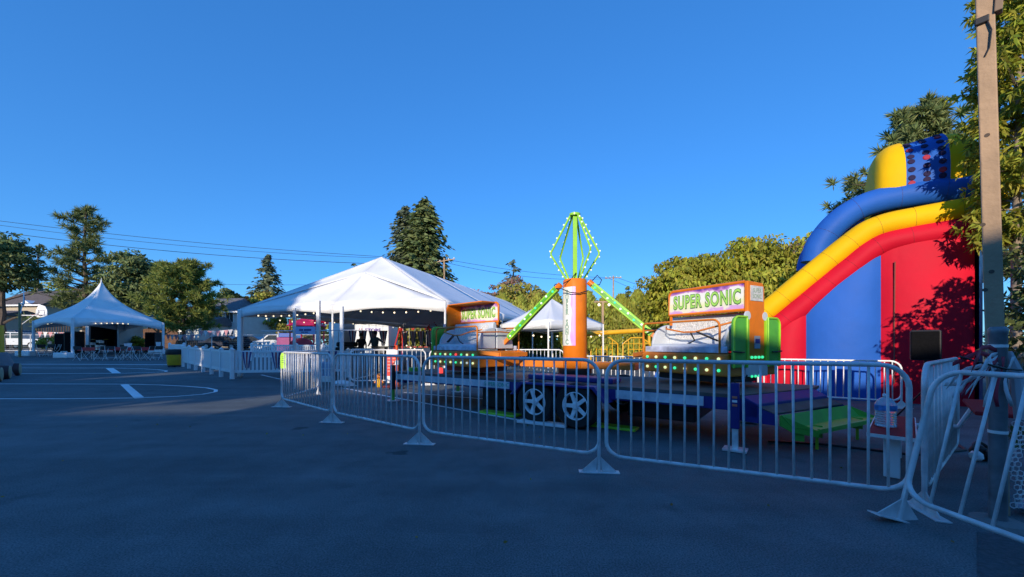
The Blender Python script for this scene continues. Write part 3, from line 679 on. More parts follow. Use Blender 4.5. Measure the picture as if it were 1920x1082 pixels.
for i in range(1, bays):
    MB().tube([p0.lerp(p1, i / bays) + Vector((0, 0, .005)), TP(0, L_ * i / bays, EZ + 0.005)], 0.01, 5).build('bay_seam', seam, bt)
for (w, n) in [(0, 0), (W_ / 2, 0), (W_, 0)] + [(s, L_ * i / bays) for s in (0, W_) for i in range(1, bays + 1)]:
    p = TP(w, n, 0); g_ = gz(Rc.y + p.y)
    MB().tube([(p.x, p.y, g_), (p.x, p.y, EZ - 0.02)], 0.035, 8).build('leg', galv_w, bt, True)
for n in [0, L_ / bays * 2]: MB().tube([TP(0.1, n + 0.1, EZ - 0.05), TP(W_ / 2, n + 0.8, EZ + 0.05), TP(W_ - 0.1, n + 0.1, EZ - 0.05)], 0.03, 6).build('cross_tube', galv, bt)
pl = TP(W_, 0, 0); MB().box((pl.x, pl.y, (EZ + gz(14)) / 2), (0.15, 0.15, EZ - gz(14) - 0.06)).build('corner_sleeve', vinyl_w, bt, bevel=0.03)
pm = TP(W_ / 2 - 0.35, 0, 0)
# string lights of the big tent
def light_string(label, pts, nb, r=0.028, sag=0.12, mat=bulb_w, group='strings of bulbs'):
    base = Vector(pts[0]); t = thing('string_lights', label, 'string lights', base, 0, group)
    full = []
    for a, b_ in zip(pts[:-1], pts[1:]):
        a = Vector(a) - base; b_ = Vector(b_) - base
        for i in range(nb): s = i / nb; full.append(a.lerp(b_, s) - Vector((0, 0, sag * 4 * s * (1 - s))))
    full.append(Vector(pts[-1]) - base)
    MB().tube(full, 0.006, 4).build('cable', wirem, t)
    me = ball(mat, r)
    for p in full[1:-1]:
        inst('bulb', me, p - Vector((0, 0, r + 0.03)), t)
light_string('row of warm bulbs under the front eave of the big tent, right half', [Rc + TP(0.2, 0.25, EZ - 0.16), Rc + TP(W_ / 2, 0.3, EZ - 0.02)], 9)
light_string('row of warm bulbs under the front eave of the big tent, left half', [Rc + TP(W_ / 2, 0.3, EZ - 0.02), Rc + TP(W_ - 0.2, 0.25, EZ - 0.16)], 11)
light_string('row of warm bulbs along the left side of the big tent', [Rc + TP(W_ - 0.2, 0.3, EZ - 0.2), Rc + TP(W_ - 0.2, 5, EZ - 0.15), Rc + TP(W_ - 0.2, 10.4, EZ - 0.15)], 8)
light_string('row of warm bulbs along the right side of the big tent', [Rc + TP(0.2, 0.3, EZ - 0.2), Rc + TP(0.2, 5, EZ - 0.15), Rc + TP(0.2, 10.4, EZ - 0.15)], 8)
# the high peaked tent at the left
Fc = at(136, 26); Lc = at(63, 28.5); Rr_ = at(306, 31.2)
EZ2 = P(136, 597, 26).z; PK = P(192, 528, 30)
pt = thing('peak_tent', 'small white high-peaked tent over red tables', 'tent', Fc, 0, BG)
o_ = Fc; A_ = Vector((0, 0, EZ2 - o_.z)); B_ = Vector((Lc.x - o_.x, Lc.y - o_.y, EZ2 - o_.z)); C_ = Vector((Rr_.x - o_.x, Rr_.y - o_.y, EZ2 - o_.z)); D_ = B_ + C_ - A_
cx = (A_ + B_ + C_ + D_) / 4; pk = Vector((cx.x, cx.y, PK.z - o_.z))
tb = MB()
def peak_face(a, b_, n=16):
    rows = []
    for i in range(n + 1):
        u = i / n
        zf = (1 - u); hgt = a.z + (pk.z - a.z) * (0.62 * u + 0.38 * u ** 5)       # concave sweep to the spike
        rows.append([Vector(((a.x + (b_.x - a.x) * j / 8) * zf + pk.x * u, (a.y + (b_.y - a.y) * j / 8) * zf + pk.y * u, hgt - 0.30 * zf * u * math.sin(math.pi * j / 8))) for j in range(9)])
    tb.grid(rows)
for a, b_ in ((A_, C_), (C_, D_), (D_, B_), (B_, A_)): peak_face(a, b_)
tb.build('roof_fabric', vinyl_w, pt, True, solid=0.012)
tv = MB()
for a, b_ in ((A_, C_), (C_, D_), (D_, B_), (B_, A_)): valance(tv, a, b_, 0.62, 0.36)
tv.build('valance', vinyl_w, pt, True, solid=0.01)
for q in (A_, B_, C_, D_):
    g_ = gz(o_.y + q.y) - o_.z
    MB().tube([(q.x, q.y, g_), (q.x, q.y, q.z)], 0.08, 8).build('leg', white_p, pt, True)
MB().tube([(pk.x, pk.y, pk.z - 0.2), (pk.x, pk.y, pk.z + 0.25)], [0.06, 0.01], 8).build('spike', vinyl_w, pt, True)
for i, (q, nm) in enumerate(((A_, 'white weight block at the front leg of the peaked tent'), (B_, 'white weight block at the left leg of the peaked tent'), (C_, 'white weight block at the right leg of the peaked tent'))):
    w = o_ + q; b = thing('tent_weight', nm, 'tent weight', (w.x - 0.35, w.y - 0.2, gz(w.y - 0.2)), R(8 * i), 'white tent weights')
    MB().box((0, 0, 0.19), (0.95, 0.5, 0.38)).build('block', white_pl, b, bevel=0.06); MB().tube([(-0.2, 0, 0.38), (-0.2, 0, 0.45), (0.2, 0, 0.45), (0.2, 0, 0.38)], 0.02, 6).build('handle', white_pl, b)
light_string('row of warm bulbs under the right front eave of the peaked tent', [o_ + A_.lerp(C_, 0.12) + Vector((0.2, 0.1, -0.25)), o_ + A_.lerp(C_, 0.9) + Vector((-0.1, 0.2, -0.3))], 13, 0.036, -0.12)
light_string('row of warm bulbs under the left front eave of the peaked tent', [o_ + A_.lerp(B_, 0.15) + Vector((0, 0.3, -0.25)), o_ + A_.lerp(B_, 0.85) + Vector((0, 0.3, -0.25))], 7, 0.036, -0.12)
# pop-up canopy behind the tower
cc = at(1028, 13.6); cu_, cv_ = Vector((0.8, 0.6, 0)), Vector((-0.6, 0.8, 0)); S_ = 2.95
cn = thing('popup_canopy', 'small white pop-up canopy behind the orange tower', 'canopy', cc, 0, BG)
ez = P(1028, 602, 13.6).z - cc.z; q = [Vector((0, 0, 0)), cu_ * S_, cu_ * S_ + cv_ * S_, cv_ * S_]; apex = (q[0] + q[2]) / 2 + Vector((0, 0, P(1032, 559, 15.6).z - cc.z))
kb = MB(); kv = MB()
for i in range(4):
    a = q[i] + Vector((0, 0, ez)); b_ = q[(i + 1) % 4] + Vector((0, 0, ez)); rows = []
    for k in range(9):
        u = k / 8; rows.append([a.lerp(b_, j / 8).lerp(apex, u) - Vector((0, 0, 0.12 * math.sin(math.pi * u) * (0.4 + 0.6 * math.sin(math.pi * j / 8)))) for j in range(9)])
    kb.grid(rows); valance(kv, a, b_, 0.27, 0.02)
    MB().bar(q[i] + Vector((0, 0, gz(cc.y + q[i].y) - cc.z)), q[i] + Vector((0, 0, ez - 0.02)), 0.05).build('leg', galv_w, cn)
    MB().bar(q[i] + Vector((0, 0, ez - 0.35)), q[(i + 1) % 4] + Vector((0, 0, ez - 0.12)), 0.022).build('truss', galv_w, cn)
kb.build('roof_fabric', vinyl_w, cn, True, solid=0.008); kv.build('valance', vinyl_w, cn, True, solid=0.006)

# ------------------------------------------------------------------ inflatable slide
So = Vector((6.74, 8.78, 0)); es = Vector((0.84, -0.543, 0)).normalized(); bs = Vector((0.543, 0.84, 0)).normalized()
sd = thing('inflatable_slide', 'tall red, yellow and blue inflatable slide with holed climbing top', 'slide', So)
def SP(s, d, z): return es * s + bs * d + Vector((0, 0, z))
def smooth_path(kp, n=6):
    out = []
    for i in range(len(kp) - 1):
        p0_, p1_, p2_, p3_ = kp[max(i - 1, 0)], kp[i], kp[i + 1], kp[min(i + 2, len(kp) - 1)]
        for k in range(n):
            t = k / n; out.append(tuple(0.5 * (2 * b1 + (c1_ - a1) * t + (2 * a1 - 5 * b1 + 4 * c1_ - d1) * t * t + (-a1 + 3 * b1 - 3 * c1_ + d1) * t ** 3) for a1, b1, c1_, d1 in zip(p0_, p1_, p2_, p3_)))
    out.append(kp[-1]); return out
yel = [(-3.0, 0.30), (-1.8, 1.12), (-0.777, 2.04), (-0.304, 2.48), (0.43, 3.16), (0.85, 3.53), (1.1, 3.71), (1.36, 3.80), (1.7, 3.84), (2.11, 3.87), (3.0, 3.93)]
redp = [(-2.6, 0.24), (-1.8, 0.62), (-0.777, 1.47), (-0.304, 1.90), (0.43, 2.62), (0.85, 3.02), (1.1, 3.26), (1.36, 3.40), (1.7, 3.46), (2.11, 3.50), (3.0, 3.57)]
blup = [(0.20, 3.25), (0.27, 3.60), (0.47, 3.96), (0.77, 4.27), (1.10, 4.45), (1.465, 4.52), (2.1, 4.54), (2.77, 4.49), (3.0, 4.48)]
seam_v = M('sewn_seam', (0.10, 0.03, 0.03), 0.8)
def seg_tube(name, path, r, mat, d, lap=0.55):
    """inflated tube with shallow pinches at its sewn seams"""
    pts = smooth_path(path, 8); L = 0; P3 = []; rs = []; prev = None
    for (s, z) in pts:
        if prev: L += math.hypot(s - prev[0], z - prev[1])
        prev = (s, z); P3.append(SP(s, d, z)); ph = (L / lap) % 1.0
        rs.append(r * (0.98 + 0.02 * math.sin(math.pi * ph) ** 0.5))
    o = MB().tube(P3, rs, 18).build(name, mat, sd, True)
    L = 0; prev = None; nxt = lap                     # sewn seams round the tube
    for i, (s, z) in enumerate(pts):
        if prev: L += math.hypot(s - prev[0], z - prev[1])
        prev = (s, z)
        if L >= nxt and 0 < i < len(pts) - 1:
            nxt += lap; tn = (P3[i + 1] - P3[i - 1]).normalized(); u_ = bs; w_ = tn.cross(u_).normalized()
            MB().tube([P3[i] + (u_ * math.cos(a_) + w_ * math.sin(a_)) * rs[i] for a_ in np.linspace(0, 2 * math.pi, 25)[:-1]], 0.0022, 4, closed=True).build('seam', seam_v, o)
    return o
for d, side in ((0.26, 0), (2.5, 1)):
    seg_tube('yellow_tube', yel, 0.235, yel_v, d); seg_tube('red_tube', redp, 0.235, red_v, d)
blup = [(s_, z_ - 0.05) for s_, z_ in blup]
seg_tube('blue_rail_tube', blup, 0.275, blue_v, 0.75, 0.7); seg_tube('blue_rail_tube', blup, 0.275, blue_v, 2.1, 0.7)
bz = MB()
zf_ = lambda s: np.interp(s, [p[0] for p in redp], [p[1] for p in redp])
def wall_panel(name, s0, s1, mat, d, sgn, bulge=0.17):
    b = MB(); rows = []; n, m = 14, 12
    for i in range(n + 1):
        s = s0 + (s1 - s0) * i / n; zt = float(zf_(s)); u = math.sin(math.pi * i / n)
        rows.append([SP(s, d - sgn * bulge * (u ** 0.7) * (math.sin(math.pi * min(0.98, 0.06 + 0.9 * j / m)) ** 0.6), zt * j / m) for j in range(m + 1)])
    b.grid(rows); return b.build(name, mat, sd, True)
for d, sg in ((0.16, 1), (2.6, -1)):
    wall_panel('red_side_panel', -2.5, -0.76, red_v, d, sg); wall_panel('red_side_panel', -0.76, 0.0, red_v, d, sg); wall_panel('blue_side_panel', 0.0, 1.276, blue_v, d, sg); wall_panel('red_side_panel', 1.276, 2.62, red_v, d, sg)
b = MB(); rows = []
for i in range(13):
    dd = 0.1 + 2.55 * i / 12; rows.append([SP(2.66 + 0.14 * (abs(math.sin(math.pi * i / 12 * 3)) ** 0.6), dd, 3.7 * j / 10) for j in range(11)])
b.grid(rows); b.build('end_wall', M('shaded_blue_vinyl', (0.008, 0.03, 0.20), 0.4, bump=0.3, bscale=5), sd, True)  # shade of the end face put into a darker blue
b = MB(); rows = []
for (s, z) in smooth_path([(-3.0, 0.25), (-1.8, 0.75), (-0.74, 1.6), (0.0, 2.25), (0.807, 2.95), (1.276, 3.25), (1.64, 3.3), (2.66, 3.3)], 4): rows.append([SP(s, 0.3 + 2.2 * j / 8, z + 0.05 * math.sin(math.pi * j / 8 * 4)) for j in range(9)])
b.grid(rows); b.build('slide_bed', yel_v, sd, True)
MB().tube([SP(-3.1, 0.2, 0.28), SP(-3.1, 2.6, 0.28)], 0.3, 14).build('foot_bumper', blue_v, sd, True)
# zip strip on the red panel
MB().tube([SP(1.46, 0.055, 0.4), SP(1.46, 0.045, 1.7), SP(1.47, 0.05, 2.95)], 0.012, 5).build('zip_seam', M('zip_brown', (0.25, 0.06, 0.04), 0.6), sd)
# arched climbing top: profile in depth and height, extruded along the slide
prof = [(0.62, 4.25), (0.56, 4.6), (0.55, 4.9), (0.60, 5.2), (0.74, 5.48), (0.98, 5.68), (1.3, 5.78), (1.7, 5.74), (2.0, 5.5), (2.15, 5.1), (2.18, 4.3)]
pr2 = smooth_path(prof, 5)
def arch(name, s0, s1, mat, puff, edge, lift=0.0):
    b = MB(); rows = []; n = 10
    for i in range(n + 1):
        u = i / n; s = s0 + (s1 - s0) * u; e_ = (1 - u) if edge > 0 else u; k = 1 + puff * 0.3 - (0.34 * (1 - math.sqrt(max(0.0, 1 - e_ ** 2.6))) if edge else 0)
        rows.append([SP(s, 1.36 + (d - 1.36) * k, 4.2 + (z + lift * u - 4.2) * k) for (d, z) in pr2])
    b.grid(rows)
    if edge:
        for e in (0, n): b.add(rows[e], [tuple(range(len(rows[e])))])
    return b.build(name, mat, sd, True)
arch('yellow_arch', 1.30, 1.75, yel_v, 0.10, 1, 0.02); blue_arch = arch('blue_mesh_arch', 1.72, 2.42, blue_v, -0.015, False, 0.1)
arch('yellow_arch', 2.41, 2.95, yel_v, 0.10, -1, 0.02)
hole_m = M('dark_hole', (0.02, 0.012, 0.06), 0.9); hole_r = M('red_lined_hole', (0.40, 0.02, 0.05), 0.7)
hm = MB().lathe([(0.055, -0.012), (0.06, 0.0), (0.045, 0.012)], 14)
hole_me = hm.mesh('hole'); hole_me.materials.append(hole_m)
hole_me2 = hm.mesh('hole_red'); hole_me2.materials.append(hole_r)
hk = 0
for r_ in range(9):
    t = 3.5 + r_ * 2.65; i0 = int(t); d, z = pr2[i0]; d2, z2 = pr2[min(i0 + 1, len(pr2) - 1)]
    tan = (bs * (d2 - d) + Vector((0, 0, z2 - z))).normalized(); nrm = es.cross(tan).normalized()
    if nrm.dot(-bs + Vector((0, 0, 0.3))) < 0: nrm = -nrm
    for c_ in range(3):
        s = 1.84 + 0.23 * c_; u_ = (s - 1.72) / 0.70
        p = SP(s, d * 0.985 + 1.36 * 0.015, z + 0.1 * u_ - 0.004 * 0) + nrm * 0.012
        o = inst('hole', hole_me2 if (r_ + c_ * 2) % 5 == 1 else hole_me, p, sd); o.rotation_euler = nrm.to_track_quat('Z', 'Y').to_euler(); hk += 1
# ------------------------------------------------------------------ the trailer-mounted ride
TA = Vector((2.64, 4.41, 0)); tu = Vector((-0.80, 0.60, 0)).normalized(); tv_ = Vector((0.60, 0.80, 0)).normalized()
rz_t = math.atan2(tu.y, tu.x)
# trailer local frame: X along the trailer towards its far left end, -Y towards its back side
tr = thing('ride_trailer', 'blue flatbed trailer of the ride with alloy wheels and green step', 'trailer', TA, rz_t)
def TL(u, v, z=0.0): return Vector((u, -v, z))          # u along, v across (away from the viewer)
DZ = 0.64
deck_m = M('worn_deck_plate', (0.13, 0.11, 0.10), 0.7, 0.2, 0.3, 5, dirt=0.4)
b = MB(); b.prism([TL(0, 0, DZ - 0.04), TL(6.5, 0, DZ - 0.04), TL(6.5, 1.85, DZ - 0.04), TL(-0.75, 1.85, DZ - 0.04), TL(-0.68, 1.42, DZ - 0.04)], (0, 0, 0.04)); b.build('deck', deck_m, tr)
b = MB()
for v in (0.04, 1.81): b.box(TL(3.25, v, DZ - 0.115), (6.5, 0.07, 0.15))
for u in (0.03, 2.2, 4.3, 6.46): b.box(TL(u, 0.925, DZ - 0.12), (0.07, 1.70, 0.12))
b.build('chassis_beam', navy, tr, bevel=0.008)
# sloping blue front apron below the angled deck end
A0, B0 = TL(0, 0.0, DZ), TL(-0.68, 1.42, DZ)
outd = Vector((-0.9, -0.43, 0)).normalized()
A1, B1 = A0 + outd * 0.16 + Vector((0, 0, -0.10)), B0 + outd * 0.16 + Vector((0, 0, -0.10))
A2, B2 = A0 + outd * 0.34 + Vector((0, 0, -0.20)), B0 + outd * 0.34 + Vector((0, 0, -0.20))
b = MB(); b.add([A0 + Vector((0, 0, -0.01)), B0 + Vector((0, 0, -0.01)), B1, A1, A0 - Vector((0, 0, 0.24)), B0 - Vector((0, 0, 0.24)), B1 - Vector((0, 0, 0.16)), A1 - Vector((0, 0, 0.16))], [(0, 1, 2, 3), (3, 2, 6, 7), (4, 7, 6, 5), (0, 3, 7, 4), (1, 5, 6, 2), (0, 4, 5, 1)])
b.build('front_apron', navy, tr, bevel=0.006)
b = MB(); b.prism([A1 + Vector((0, 0, -0.03)), B1 + Vector((0, 0, -0.03)), B2, A2], (0, 0, -0.012)); b.build('step_plate', deck_m, tr)
for e in (A0, B0):
    b = MB(); b.prism([e + Vector((0, 0, -0.04)), e + outd * 0.36 + Vector((0, 0, -0.22)), e + outd * 0.36 + Vector((0, 0, -0.34)), e + Vector((0, 0, -0.30))], (0.03, -0.015, 0)); b.build('apron_cheek', navy, tr)
A3, B3 = A0 + outd * 0.40 + Vector((0, 0, -0.22)), B0 + outd * 0.40 + Vector((0, 0, -0.22))
A4, B4 = A0 + outd * 0.52 + Vector((0, 0, -0.36)), B0 + outd * 0.52 + Vector((0, 0, -0.36))
A5, B5 = A0 + outd * 0.78 + Vector((0, 0, -0.385)), B0 + outd * 0.78 + Vector((0, 0, -0.385))
b = MB(); b.add([A3, B3, B4, A4, A5, B5], [(0, 1, 2, 3), (3, 2, 5, 4)]); b.build('green_step', green, tr, solid=0.02)
for e3, e4, e5 in ((A3, A4, A5), (B3, B4, B5)):
    b = MB(); b.prism([e3, e5 + Vector((0, 0, 0.0)), e5 - Vector((0, 0, 0.07)), e4 - Vector((0, 0, 0.05)), e3 - Vector((0, 0, 0.12))], (0.015, -0.008, 0)); b.build('step_cheek', green, tr)
b = MB(); b.bar(A5, B5, 0.03, 0.05); b.build('step_lip', green, tr)
for f in (0.22, 0.85):
    e = A4.lerp(B4, f) + outd * 0.08; e.z = 0.0
    MB().bar(e + Vector((0, 0, 0.26)), e + Vector((0, 0, 0.005)), 0.03).build('step_leg', lime, tr); MB().box(e + Vector((0, 0, 0.22)), (0.1, 0.08, 0.14)).build('step_bracket', green, tr)
MB().box(A4 + (B4 - A4) * 0.08 - Vector((0, 0, 0.09)), (0.10, 0.10, 0.12)).build('lamp_bracket', green, tr)
# white side panels with coloured lettering
pan_m = M('scuffed_white_panel', (0.62, 0.64, 0.70), 0.45, 0, 0.2, 7, dirt=0.3)
b = MB(); b.box(TL(0.95, -0.006, DZ - 0.105), (1.1, 0.02, 0.115)); b.build('side_panel', pan_m, tr)
b = MB(); b.box(TL(4.85, -0.006, DZ - 0.105), (3.0, 0.02, 0.115)); b.build('side_panel', pan_m, tr)
text('SUPER SONIC', 0.10, M('green_letter', (0.02, 0.42, 0.30), 0.5), tr, TL(3.62, -0.019, DZ - 0.105), (R(90), 0, math.pi), 0.002, 0.9)
# fender and wheels
fb = MB(); fb.prism([TL(1.55, -0.20, DZ - 0.22), TL(1.74, -0.20, DZ - 0.005), TL(3.0, -0.20, DZ - 0.005), TL(3.2, -0.20, DZ - 0.22), TL(3.14, -0.20, DZ - 0.22), TL(2.96, -0.20, DZ - 0.04), TL(1.78, -0.20, DZ - 0.04), TL(1.61, -0.20, DZ - 0.22)], (0, -0.30, 0)); fb.build('fender', navy, tr, bevel=0.008)
def wheel(u, v, face):
    w = bpy.data.objects.new('wheel', None); col.objects.link(w); w.parent = tr; w.location = TL(u, v, 0.335); w.empty_display_size = 0.1
    prof = [(0.20, -0.105), (0.30, -0.11), (0.328, -0.085), (0.335, -0.04), (0.335, 0.04), (0.328, 0.085), (0.30, 0.11), (0.20, 0.105)]
    MB().lathe(prof, 32, axis='y', caps=False).build('tyre', rubber, w, True)
    rm = MB(); rm.lathe([(0.205, -0.10), (0.213, 0.0), (0.213, 0.10), (0.195, 0.112), (0.185, 0.10), (0.185, 0.04)], 32, axis='y', caps=False); hubd = MB().lathe([(0.02, 0.025), (0.184, 0.03)], 24, axis='y', caps=False).build('brake_disc', black_p, w); 
    s = face
    for k in range(5):
        a = 2 * math.pi * k / 5; d = Vector((math.cos(a), 0, math.sin(a))); tt = Vector((-math.sin(a), 0, math.cos(a)))
        rm.prism([d * 0.03 + tt * 0.030 + Vector((0, 0.06, 0)), d * 0.19 + tt * 0.026 + Vector((0, 0.08, 0)), d * 0.19 - tt * 0.026 + Vector((0, 0.08, 0)), d * 0.03 - tt * 0.030 + Vector((0, 0.06, 0))], (0, 0.025, 0))
    rm.lathe([(0.055, 0.05), (0.055, 0.10), (0.04, 0.115)], 14, axis='y')
    rm.build('rim', M('bright_alloy_rim', (0.86, 0.86, 0.86), 0.35, 0.05, 0.08, 10), w, True, bevel=0.003)
    if face < 0: w.rotation_euler = (0, 0, math.pi)
    return w
for u in (2.05, 2.75):
    wheel(u, -0.06, 1); wheel(u, 1.75, -1)
for u in (2.05, 2.75): MB().tube([TL(u, -0.02, 0.335), TL(u, 1.7, 0.335)], 0.04, 8).build('axle', black_p, tr)
for (u, v) in ((0.06, -0.06), (6.45, -0.06), (0.1, 1.9), (6.45, 1.9)):
    j = MB(); j.bar(TL(u, v, DZ + 0.14), TL(u, v, 0.26), 0.085); jo = j.build('jack_post', navy if u < 1 else black_p, tr, bevel=0.006)
    MB().bar(TL(u, v, 0.28), TL(u, v, 0.03), 0.06).build('jack_leg', galv if u < 1 else green, jo); MB().box(TL(u, v, 0.02), (0.24, 0.2, 0.02)).build('jack_foot', galv, jo)
    MB().tube([TL(u, v, DZ + 0.14), TL(u, v, DZ + 0.17), TL(u - 0.10, v - 0.03, DZ + 0.17), TL(u - 0.12, v - 0.03, DZ + 0.24)], 0.009, 6).build('crank_handle', black_p, jo)
# reflective checker on the near jack
ck = M('red_white_reflector', (0.75, 0.2, 0.12), 0.4)
for k in range(3): MB().box(TL(0.06, -0.108, DZ - 0.02 - 0.045 * k), (0.05, 0.008, 0.026)).build('reflector', ck if k % 2 == 0 else white_pl, tr)
MB().box(TL(4.0, 0.85, 0.28), (0.7, 0.8, 0.5)).build('equipment_box', black_p, tr, bevel=0.02); MB().box(TL(1.0, 0.9, 0.36), (0.9, 1.2, 0.32)).build('equipment_box', black_p, tr, bevel=0.02)
MB().box(TL(6.35, 0.4, DZ - 0.14), (0.28, 0.7, 0.2)).build('end_box', navy, tr, bevel=0.01)
MB().box(TL(6.2, 0.35, DZ - 0.02 + 0.05), (0.16, 0.3, 0.1)).build('green_fitting', green, tr, bevel=0.01)
MB().box(TL(2.4, 0.42, DZ + 0.04), (1.5, 0.36, 0.08)).build('wheel_box', navy, tr, bevel=0.02)
MB().lathe([(0.05, 0), (0.05, 0.08), (0.03, 0.11)], 12, TL(5.3, 0.25, DZ)).build('beacon', bulb_r, tr, True)
gp1 = TL(1.5, 0.35, 0.02)
for i, (u, v, m_) in enumerate(((3.65, 0.1, lime), (1.7, 0.25, lime), (2.6, -0.15, white_p))):
    w = TA + tu * u + tv_ * v
    o = MB().box((0, 0, 0.02), (0.8, 0.22, 0.035)).build('levelling_board', m_, None, bevel=0.006); o.location = (w.x, w.y, 0.004); o.rotation_euler = (0, 0, rz_t + 0.06 * i)
    tag(o, ['lime green levelling board beside the left alloy wheel', 'lime green levelling board under the blue deck right of the wheels', 'white levelling board in front of the alloy wheels'][i], 'board', 'levelling boards')
# ---- the centre tower
TW = Vector((1.13, 6.9, 0))
tw = thing('ride_tower', 'orange ride tower with lime light spindle and two arms', 'ride tower', TW + Vector((0, 0, DZ)))
zt = P(0, 525, 6.9).z - DZ
MB().lathe([(0.34, 0.0), (0.34, 0.05), (0.30, 0.07), (0.30, 0.16)], 28).build('slew_ring', black_p, tw, True)
MB().lathe([(0.20, 0.16), (0.212, 0.18), (0.212, zt - 0.02), (0.20, zt)], 36).build('column', orange, tw, True)
MB().box((0, 0, 0.22), (2.2, 0.24, 0.12), Matrix.Rotation(math.atan2(-0.56, 0.83), 3, 'Z')).build('base_beam', orange_d, tw, bevel=0.01)
# curved graphic panel
def swirl(name, horizontal=True):
    m = bpy.data.materials.new(name); m.use_nodes = True; n = m.node_tree; b = n.nodes['Principled BSDF']; b.inputs['Roughness'].default_value = 0.35
    tc = n.nodes.new('ShaderNodeTexCoord'); sx = n.nodes.new('ShaderNodeSeparateXYZ'); n.links.new(tc.outputs['Generated'], sx.inputs[0])
    nz = n.nodes.new('ShaderNodeTexNoise'); nz.inputs['Scale'].default_value = 3.2; nz.inputs['Detail'].default_value = 4; nz.inputs['Distortion'].default_value = 0.8
    mp = n.nodes.new('ShaderNodeMapping'); mp.inputs['Scale'].default_value = (2.2, 1, 0.7) if horizontal else (1, 1, 1.2); n.links.new(tc.outputs['Generated'], mp.inputs[0]); n.links.new(mp.outputs[0], nz.inputs['Vector'])
    ad = n.nodes.new('ShaderNodeMath'); ad.operation = 'MULTIPLY_ADD'; ad.inputs[1].default_value = 0.55; n.links.new(nz.outputs['Fac'], ad.inputs[0])
    n.links.new(sx.outputs['Z' if horizontal else 'X'], ad.inputs[2])
    cr = n.nodes.new('ShaderNodeValToRGB'); e = cr.color_ramp.elements
    stops = [(0.0, (0.55, 0.22, 0.66)), (0.36, (0.72, 0.42, 0.74)), (0.42, (0.86, 0.82, 0.70)), (0.62, (0.88, 0.88, 0.48)), (0.82, (0.90, 0.90, 0.80)), (1.10, (0.88, 0.86, 0.84)), (1.15, (0.62, 0.25, 0.60)), (1.27, (0.14, 0.05, 0.34))] if horizontal else [(0.0, (0.85, 0.83, 0.72)), (0.62, (0.88, 0.88, 0.80)), (0.86, (0.86, 0.84, 0.84)), (0.93, (0.80, 0.45, 0.75)), (1.1, (0.72, 0.30, 0.70))]
    mr = n.nodes.new('ShaderNodeMapRange'); mr.inputs['From Max'].default_value = 1.3; n.links.new(ad.outputs[0], mr.inputs['Value']); n.links.new(mr.outputs[0], cr.inputs[0])
    while len(e) < len(stops): e.new(0.5)
    for el, (p, c) in zip(e, stops): el.position = p / 1.3; el.color = (*c, 1)
    n.links.new(cr.outputs[0], b.inputs['Base Color'])
    return m
sw_h = swirl('sign_swirl'); sw_v = swirl('tower_swirl', False)
pz0, pz1 = P(0, 648, 6.69).z - DZ, P(0, 537, 6.69).z - DZ
b = MB(); rows = []
for i in range(13):
    a = R(-188 + 92 * i / 12); rows.append([(0.216 * math.cos(a), 0.216 * math.sin(a), pz0 + (pz1 - pz0) * j / 4) for j in range(5)])
b.grid(rows); b.build('graphic_panel', sw_v, tw, True)
lt = M('dark_teal_letter', (0.30, 0.40, 0.36), 0.5); lt2 = M('mint_letter', (0.42, 0.62, 0.45), 0.5)
aa = R(-138)
chs = 'SUPER SONIC'
for i, ch in enumerate(chs):
    if ch == ' ': continue
    z = pz1 - 0.1 - (pz1 - pz0 - 0.16) * i / (len(chs) - 1)
    text(ch, 0.12, lt, tw, (0.221 * math.cos(aa), 0.221 * math.sin(aa), z), Euler((R(90), 0, aa + R(90))), 0.001, 0.8, 0.006)
    text(ch, 0.115, lt2, tw, (0.224 * math.cos(aa), 0.224 * math.sin(aa), z), Euler((R(90), 0, aa + R(90))), 0.001, 0.8, -0.002)
# spindle of lime ribs
zs0, zs1, zs2 = zt, P(0, 476, 6.9).z - DZ, P(0, 402, 6.9).z - DZ
MB().box((0, 0, (zs0 + zs2) / 2), (0.075, 0.075, zs2 - zs0)).build('mast', lime, tw, bevel=0.006)
MB().lathe([(0.10, 0), (0.10, 0.04), (0.05, 0.06)], 16, (0, 0, zs2 - 0.03)).build('mast_cap', lime, tw, True)
for k, a in enumerate((R(178), R(-3), R(-62), R(120), R(60))):
    d = Vector((math.cos(a), math.sin(a), 0)); q0, q1, q2 = d * 0.15 + Vector((0, 0, zs0)), d * 0.44 + Vector((0, 0, zs1)), d * 0.07 + Vector((0, 0, zs2))
    b = MB(); b.tube([q0, q0.lerp(q1, .5), q1 - (q1 - q0) * 0.04, q1 + (q2 - q1) * 0.04, q1.lerp(q2, 0.5), q2], 0.019, 8); rb_ = b.build('spindle_rib', lime, tw, True)
    for i in range(4): inst('bulb', ball(bulb_c, 0.016), q0.lerp(q1, (i + 0.5) / 4) + d * 0.03, rb_)
    for i in range(6): inst('bulb', ball(bulb_c, 0.016), q1.lerp(q2, (i + 0.4) / 6) + d * 0.03, rb_)
# arms
def arm(name, a, b_):
    a = Vector(a) - TW - Vector((0, 0, DZ)); b_ = Vector(b_) - TW - Vector((0, 0, DZ))
    o = MB().bar(a, b_, 0.095, 0.11).build('arm', lime, tw, bevel=0.008)
    d = (b_ - a).normalized(); side = d.cross(Vector((0, 0, 1))).normalized(); upv = side.cross(d)
    for s_ in (-1, 1):
        if side.dot(Vector((0, -1, 0))) * s_ > 0: sn = side * s_
    ch = MB().bar(a + sn * 0.05, b_ + sn * 0.05, 0.02, 0.05).build('light_channel', green, o)
    for i in range(9): inst('bulb', ball(bulb_c if i % 3 else bulb_g, 0.021), a.lerp(b_, (i + 0.5) / 9) + sn * 0.065 + upv * (0.012 if i % 2 else -0.012), o)
    MB().tube([a - d * 0.10, a + d * 0.08], 0.055, 10).build('pivot', orange, o, True)
    e = MB().bar(b_, b_ + d * 0.35, 0.06, 0.07).build('arm_foot', orange_d, o)
